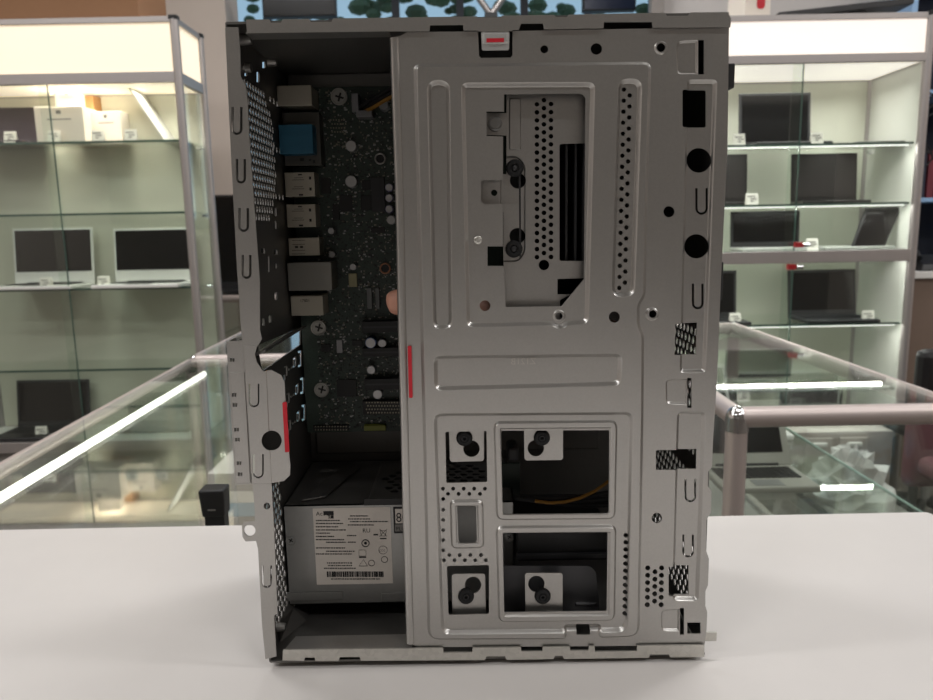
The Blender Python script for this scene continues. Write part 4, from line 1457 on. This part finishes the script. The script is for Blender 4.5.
wb_ = [tuple(P(x, y, YLb)) for x, y in ((380, 530.5), (386.5, 530.5), (385, 536), (381.5, 536))]
ic.tube(wb_, .0002, 4, True)
ic.tube([tuple(P(379.5, 529, YLb)), tuple(P(387, 536.5, YLb))], .00015, 4)
ic.tube([tuple(P(387, 529, YLb)), tuple(P(379.5, 536.5, YLb))], .00015, 4)
ic.build('label_symbols', M_INK, lab)
ltext('CCC', 379.2, 551.5, 2.3)
# efficiency badge
bd = ybox(393, 533, 418, 507, PY - .0004, PY).build('efficiency_badge', M_INK, psu, .0002)
ybox(395, 523, 417, 509, PY - .0006, PY - .0004).build('badge_field', M_LABEL, bd)
ybox(395, 531, 417, 524.6, PY - .0006, PY - .0004).build('badge_field', mat('badge_grey', (120, 118, 114), .6), bd)
ltext('80', 396, 522, 10.5, M_INK, PY - .0007, 'lettering', bd, .85)
ltext('PLUS', 396, 530.5, 4.2, M_INK, PY - .0007, 'lettering', bd)
for (px, py) in ((290.8, 540.5),):
    s = screw(px, py, PY, .0028, psu)
    slots(px, py, PY - .0028 * .46, .0028, s).build('screw_slot', M_INK, s)
s = screw(509.5, 537, PY - .002, .0026, psu)
slots(509.5, 537, PY - .002 - .0028 * .46, .0026, s).build('screw_slot', M_INK, s)

# --- lower drive bay seen through the bottom-right window
db = ysheet('drive_bay', mat('dark_bracket', (72, 72, 74), .45, .7), rnd([(503, 566), (590, 566), (596, 572), (600, 613), (503, 613)], [1, 3, 3, 1, 1]), [], [(rnd([(575, 602), (597, 602), (597, 606), (575, 606)], 1.5), .001, .001)], .016, .0009, case)
ybox(517, 560, 607, 528, .032, .09).build('hard_drive', M_BLACK, case, .001)
ybox(517, 557.5, 620, 555.5, .028, .031).build('drive_rail', M_DARK, case)
# green board and cables seen through the middle window
ybox(500, 500, 520, 464, .07, .072).build('riser_board', mat('dark_green_board', (26, 38, 32), .5), case)
ybox(508, 462, 519, 448, .05, .07).build('plug', M_DARK, case, .002)
cbm = MB()
for k in range(7):
    pts_ = []
    for t_ in np.linspace(0, 1, 9):
        x = 515 + t_ * 130
        y = 500 - 8 * math.sin(t_ * math.pi * .6 + k * .1) + 8 * math.sin(t_ * 3.1) + (k - 3) * 2.1 * (t_ * .8 + .35)
        pts_.append(tuple(P(x, y, .05 + .004 * (k % 3))))
    cbm.tube(pts_, .0018, 6)
cbm.build('wire_bundle', M_BLACK, case, 0, 50)
pts_ = [tuple(P(x, y, .047)) for x, y in ((535, 501), (550, 503), (565, 502), (580, 498), (595, 491), (609, 481), (625, 468))]
MB().tube(pts_, .0011, 6).build('yellow_wire', mat('yellow_wire', (140, 100, 34), .5), case, 0, 50)

# --- motherboard
MY = .118
a, b = P(302, 432, MY), P(420, 86, MY)
mbx1 = .09
mo = MB().box(-.1175, mbx1, MY, MY + .0016, float(P(340, 432, MY)[2]), float(P(340, 87, MY)[2])).build('motherboard', M_PCB, case)
MBZ0, MBZ1 = float(P(340, 432, MY)[2]), float(P(340, 87, MY)[2])
# tiny surface components
sm = MB()
M_SM = [mat('smd_tan', (125, 120, 106), .5), mat('smd_black', (20, 20, 22), .5), mat('smd_tin', (160, 160, 158), .4, .4)]
r2_ = random.Random(5)
for k in range(2800):
    px, py = r2_.uniform(318, 404), r2_.uniform(90, 428)
    q = P(px, py, MY)
    sm.cur = r2_.choice((0, 1, 1, 1, 2))
    w_, h_ = r2_.choice(((.0006, .0003), (.0003, .0006), (.0004, .0004), (.0008, .0005)))
    sm.box(q[0] - w_, q[0] + w_, MY - .0005, MY, q[2] - h_, q[2] + h_)
so = sm.build('surface_components', M_SM, mo)
so['kind'] = 'stuff'
# traces
tr = MB()
for k in range(70):
    px, py = r2_.uniform(318, 395), r2_.uniform(110, 425)
    q = P(px, py, MY)
    L_ = r2_.uniform(.004, .02)
    if r2_.random() < .5:
        tr.box(q[0], q[0] + L_, MY - .00012, MY, q[2], q[2] + .0002)
    else:
        tr.box(q[0], q[0] + .0002, MY - .00012, MY, q[2], q[2] + L_)
so = tr.build('copper_traces', mat('trace_green', (34, 46, 38), .4), mo)
so['kind'] = 'stuff'
M_PORT = mat('port_steel', (186, 180, 166), .4, .75)


def port(name, x0, y0, x1, y1, Yf, m, marks=(), left=None):
    """metal port block standing on the board; near face covers the pixels, reaches the rear wall"""
    a, b = P(x0, y1, Yf), P(x1, y0, Yf)
    xl = WX + .0012
    o = MB().box(xl, b[0], Yf, MY, a[2], b[2]).build(name, m, mo, .0004)
    if marks:
        mk_ = MB()
        for (mx0, my0, mx1, my1) in marks:
            lrect(mx0, my0, mx1, my1, mk_, Yf - .0001)
        mk_.build('port_cutout', M_INK, o)
    return o


port('audio_port', 278, 85, 311, 106, .094, M_PORT)
port('serial_port', 284, 112, 319, 166, .104, mat('port_dark', (90, 88, 84), .4, .6), ((309, 159, 311, 161), (313, 160, 315, 163), (300, 158, 304, 161)))
port('vga_port', 286, 124, 312, 154, .092, mat('port_blue', (34, 92, 118), .5))
for (y0, y1, xr) in ((172, 197, 314), (204, 227.5, 315)):
    c = (y0 + y1) / 2
    port('usb_port', 283, y0, xr, y1, .101, M_PORT, ((298, y0 + 2, 302, y0 + 3.3), (309, y0 + 4.5, 311, y0 + 7.5), (309.5, c + 3, 311.5, c + 6), (299, y1 - 3, 303, y1 - 1.2),
                                                    (292, c - 5, 304, c - 4.3), (294, c - 7, 303, c - 6.4), (292, c + 4, 304, c + 4.7), (294, c + 2, 303, c + 2.6)))
port('usb_port', 286, 237.5, 319, 256, .101, M_PORT, ((292, 240, 305, 240.7), (292, 244, 305, 244.7), (295, 246, 298, 248), (300, 246, 303, 248), (292, 250, 305, 250.7), (292, 253.5, 305, 254.2)))
port('network_port', 288, 262, 331, 291, .094, mat('port_steel_dark', (140, 138, 132), .42, .8))
au = port('audio_jack_block', 289, 295.5, 322.5, 316, .098, mat('jack_cream', (172, 166, 152), .5, .3))
ltext('17801', 300, 302, 3.2, M_INK, .0978, 'lettering', au)
ybox(283, 318, 288, 290, .094, .118)


def cap(px, py, r, m, hgt=.008, name='capacitor'):
    q = P(px, py, MY - hgt)
    rr_ = r * .00068
    o = MB().cyl((q[0], MY, q[2]), (q[0], MY - hgt, q[2]), rr_, rr_ * .96, 18).build(name, m, mo, 0, 40)
    MB().cyl((q[0], MY - hgt - .0001, q[2]), (q[0], MY - hgt, q[2]), rr_ * .86, None, 18).build('capacitor_top', mat('cap_top', (176, 176, 176), .35, .6), o)
    return o


M_CAP = mat('cap_silver', (150, 150, 152), .4, .5)
M_CAPP = mat('cap_purple', (128, 122, 160), .4, .3)
for (x, y, r) in ((351, 146, 5.5), (351, 181.5, 6), (331, 231, 3.2), (332, 254.5, 3.2), (353, 267, 3.4), (371, 370, 4.5), (391, 220, 4.5), (383.5, 105, 5)):
    cap(x, y, r, M_CAP)
for (x, y) in ((389, 187.5), (389, 198), (389, 209)):
    cap(x, y, 3.9, M_CAPP)
cap(370.5, 343, 5.8, mat('cap_blue', (60, 90, 140), .4), .010)
cap(382, 343.5, 4.4, M_CAP)
cap(377.5, 394.5, 5, M_CAP)
for (x, y, r) in ((339.5, 97, 7.8), (319, 327.5, 7.6), (322, 389.5, 7.4)):
    s = screw(x, y, MY - .0006, r * .00068, mo, mat('screw_steel', (165, 163, 158), .4, .6))
    slots(x, y, MY - .0006 - r * .00068 * .46, r * .00068, s, .3).build('screw_slot', M_INK, s)
for (x, y, m_) in ((380, 158.5, M_GALV), (385, 268.5, mat('copper_ring', (170, 120, 92), .45, .4))):
    q = P(x, y, MY - .004)
    o = MB().torus((q[0], MY - .003, q[2]), (0, 1, 0), .0034, .0006).build('mounting_ring', m_, mo, 0, 50)
    MB().cyl((q[0], MY - .002, q[2]), (q[0], MY, q[2]), .0030).build('mounting_post', M_BLACK, o)
for (x0, y0, x1, y1, h, m_, n_) in ((337, 379.5, 356, 397, .0016, M_BLACK, 'chip'), (321, 344, 330, 352, .0012, M_BLACK, 'chip'), (352, 340, 362, 346, .0015, M_BLACK, 'chip'), (333, 204, 339, 220, .001, M_BLACK, 'chip'),
                                    (362, 180, 372, 190, .001, M_BLACK, 'chip'), (372, 177, 384, 212, .003, mat('heat_pad', (44, 44, 46), .6), 'chip'), (321, 178, 330, 194, .001, M_BLACK, 'chip'), (340, 195, 352, 212, .0008, M_BLACK, 'chip'),
                                    (371, 227, 385, 233, .001, M_BLACK, 'chip'), (361, 195, 372, 210, .001, M_BLACK, 'chip'),
                                    (349, 273.5, 356.5, 287, .003, mat('tan_block', (150, 144, 110), .5), 'coil'), (367.5, 288, 371.5, 309, .004, mat('slot_grey', (96, 98, 98), .5), 'slot_rail'), (376, 288, 379, 309, .004, mat('slot_grey', (96, 98, 98)), 'slot_rail'),
                                    (362, 320.5, 430, 333, .010, M_BLACK, 'expansion_slot'), (362.5, 347, 430, 357, .010, M_BLACK, 'expansion_slot'), (364.5, 378, 430, 390, .010, M_BLACK, 'expansion_slot'),
                                    (364, 425.5, 385.5, 431, .005, mat('pin_header_green', (120, 124, 50), .5), 'pin_header'), (313, 425, 348.5, 431, .002, M_BLACK, 'pin_header'), (363, 400.5, 430, 415, .006, M_BLACK, 'pin_header'),
                                    (337, 340, 342, 353, .0025, M_CAP, 'crystal')):
    ybox(x0, y1, x1, y0, MY - h, MY) and None
    mb = MB()
    a, b = P(x0, y1, MY - h), P(x1, y0, MY - h)
    o = mb.box(a[0], b[0], MY - h, MY, a[2], b[2]).build(n_, m_, mo, .0002)
    if n_ == 'expansion_slot':
        MB().box(a[0] + .001, b[0], MY - h - .0001, MY - h, (a[2] + b[2]) / 2 - .0006, (a[2] + b[2]) / 2 + .0006).build('slot_groove', mat('groove_grey', (50, 50, 52), .5), o)
dots = MB()
for r in range(4):
    for k in range(15):
        q = P(366.5 + k * 2.8 + (r % 2) * 1.4, 402.5 + r * 3.4, MY - .0062)
        dots.box(q[0] - .00045, q[0] + .00045, MY - .0064, MY - .006, q[2] - .00045, q[2] + .00045)
for r in range(2):
    for k in range(12):
        q = P(315.5 + k * 2.8, 426.5 + r * 3.2, MY - .0022)
        dots.box(q[0] - .0004, q[0] + .0004, MY - .0026, MY - .002, q[2] - .0004, q[2] + .0004)
for r in range(4):
    for k in range(6):
        q = P(331 + k * 2.7 + (r % 2) * 1.3, 120 + r * 4, MY)
        dots.box(q[0] - .0004, q[0] + .0004, MY - .0008, MY, q[2] - .0004, q[2] + .0004)
so = dots.build('header_pins', mat('pin_tin', (150, 146, 128), .4, .5), mo)
so['kind'] = 'stuff'
# fan connector and its wires
cn_ = MB()
a = P(353, 117, MY - .01)
for (x0, y0, x1, y1) in ((352, 93, 358, 112), (356, 110, 372, 117)):
    a, b = P(x0, y1, MY - .012), P(x1, y0, MY - .012)
    cn_.box(a[0], b[0], MY - .012, MY, a[2], b[2])
cn_.build('power_connector', mat('connector_grey', (110, 110, 112), .5), mo, .0005)
M_WIRES = [M_BLACK, M_BLACK, M_BLACK, mat('yellow_wire', (140, 100, 34), .5)]
for k, (dx, dy) in enumerate(((0, 0), (3, 3), (-3, 2), (4, 6))):
    pts_ = [tuple(P(361 + dx, 107 + dy * .6, MY - .008)), tuple(P(368 + dx, 102 + dy, MY - .018)), tuple(P(383 + dx, 93 + dy, MY - .022)), tuple(P(399 + dx, 84 + dy, MY - .025)), tuple(P(425, 72 + dy, MY - .03))]
    MB().tube(pts_, .0013, 6).build('wire', M_WIRES[k], mo, 0, 50)

# ================================================================ HAND behind the bracket
sk = bpy.data.meshes.new('person')
tip = P(389.5, 303, .030)
V, E_, Rr = [], [], []


def chain(start, pts_, rad):
    prev = start
    for p_, r_ in zip(pts_, rad):
        V.append(tuple(p_))
        Rr.append(r_)
        if prev is not None:
            E_.append((prev, len(V) - 1))
        prev = len(V) - 1
    return prev


zc = float(tip[2]) - .030
chain(None, [(.055, .060, zc)], [.019])
chain(0, [(.080, .064, zc - .004), (.108, .068, zc - .010)], [.021, .0225])
# index finger reaching out past the bracket edge
x0 = float(tip[0]) - .0025
chain(0, [(.038, .036, zc + .012), (.012, .031, zc + .024), (-.012, .030, zc + .031), (x0 + .006, .030, zc + .0305), (x0 + .0005, .030, zc + .029)], [.0115, .0092, .0088, .0086, .0062])
for yo, ln, zd in ((.052, .040, -.004), (.070, .036, -.008), (.086, .030, -.012)):
    chain(0, [(.034, yo, zc + .004), (.034 - ln * .55, yo, zc + .008 + zd * .3), (.034 - ln * .8, yo, zc - .012 + zd), (.034 - ln * .5, yo, zc - .024 + zd)], [.0105, .009, .0083, .007])
chain(0, [(.052, .036, zc - .012), (.032, .026, zc - .020), (.014, .024, zc - .012)], [.0125, .0105, .0085])
org = np.array(V[0])
sk.from_pydata([tuple(np.array(v) - org) for v in V], E_, [])
hand = bpy.data.objects.new('person', sk)
COL.objects.link(hand)
hand.location = org
smod = hand.modifiers.new('skin', 'SKIN')
smod.use_smooth_shade = True
for i, r_ in enumerate(Rr):
    sk.skin_vertices[0].data[i].radius = (r_, r_)
sk.skin_vertices[0].data[0].use_root = True
sb = hand.modifiers.new('sub', 'SUBSURF')
sb.levels = 2
sb.render_levels = 2
sk.materials.append(mat('skin', (205, 150, 128), .5, 0, .1, 300, .04))
tag(hand, 'hand of a person behind the steel bracket, one fingertip showing at its edge', 'person')
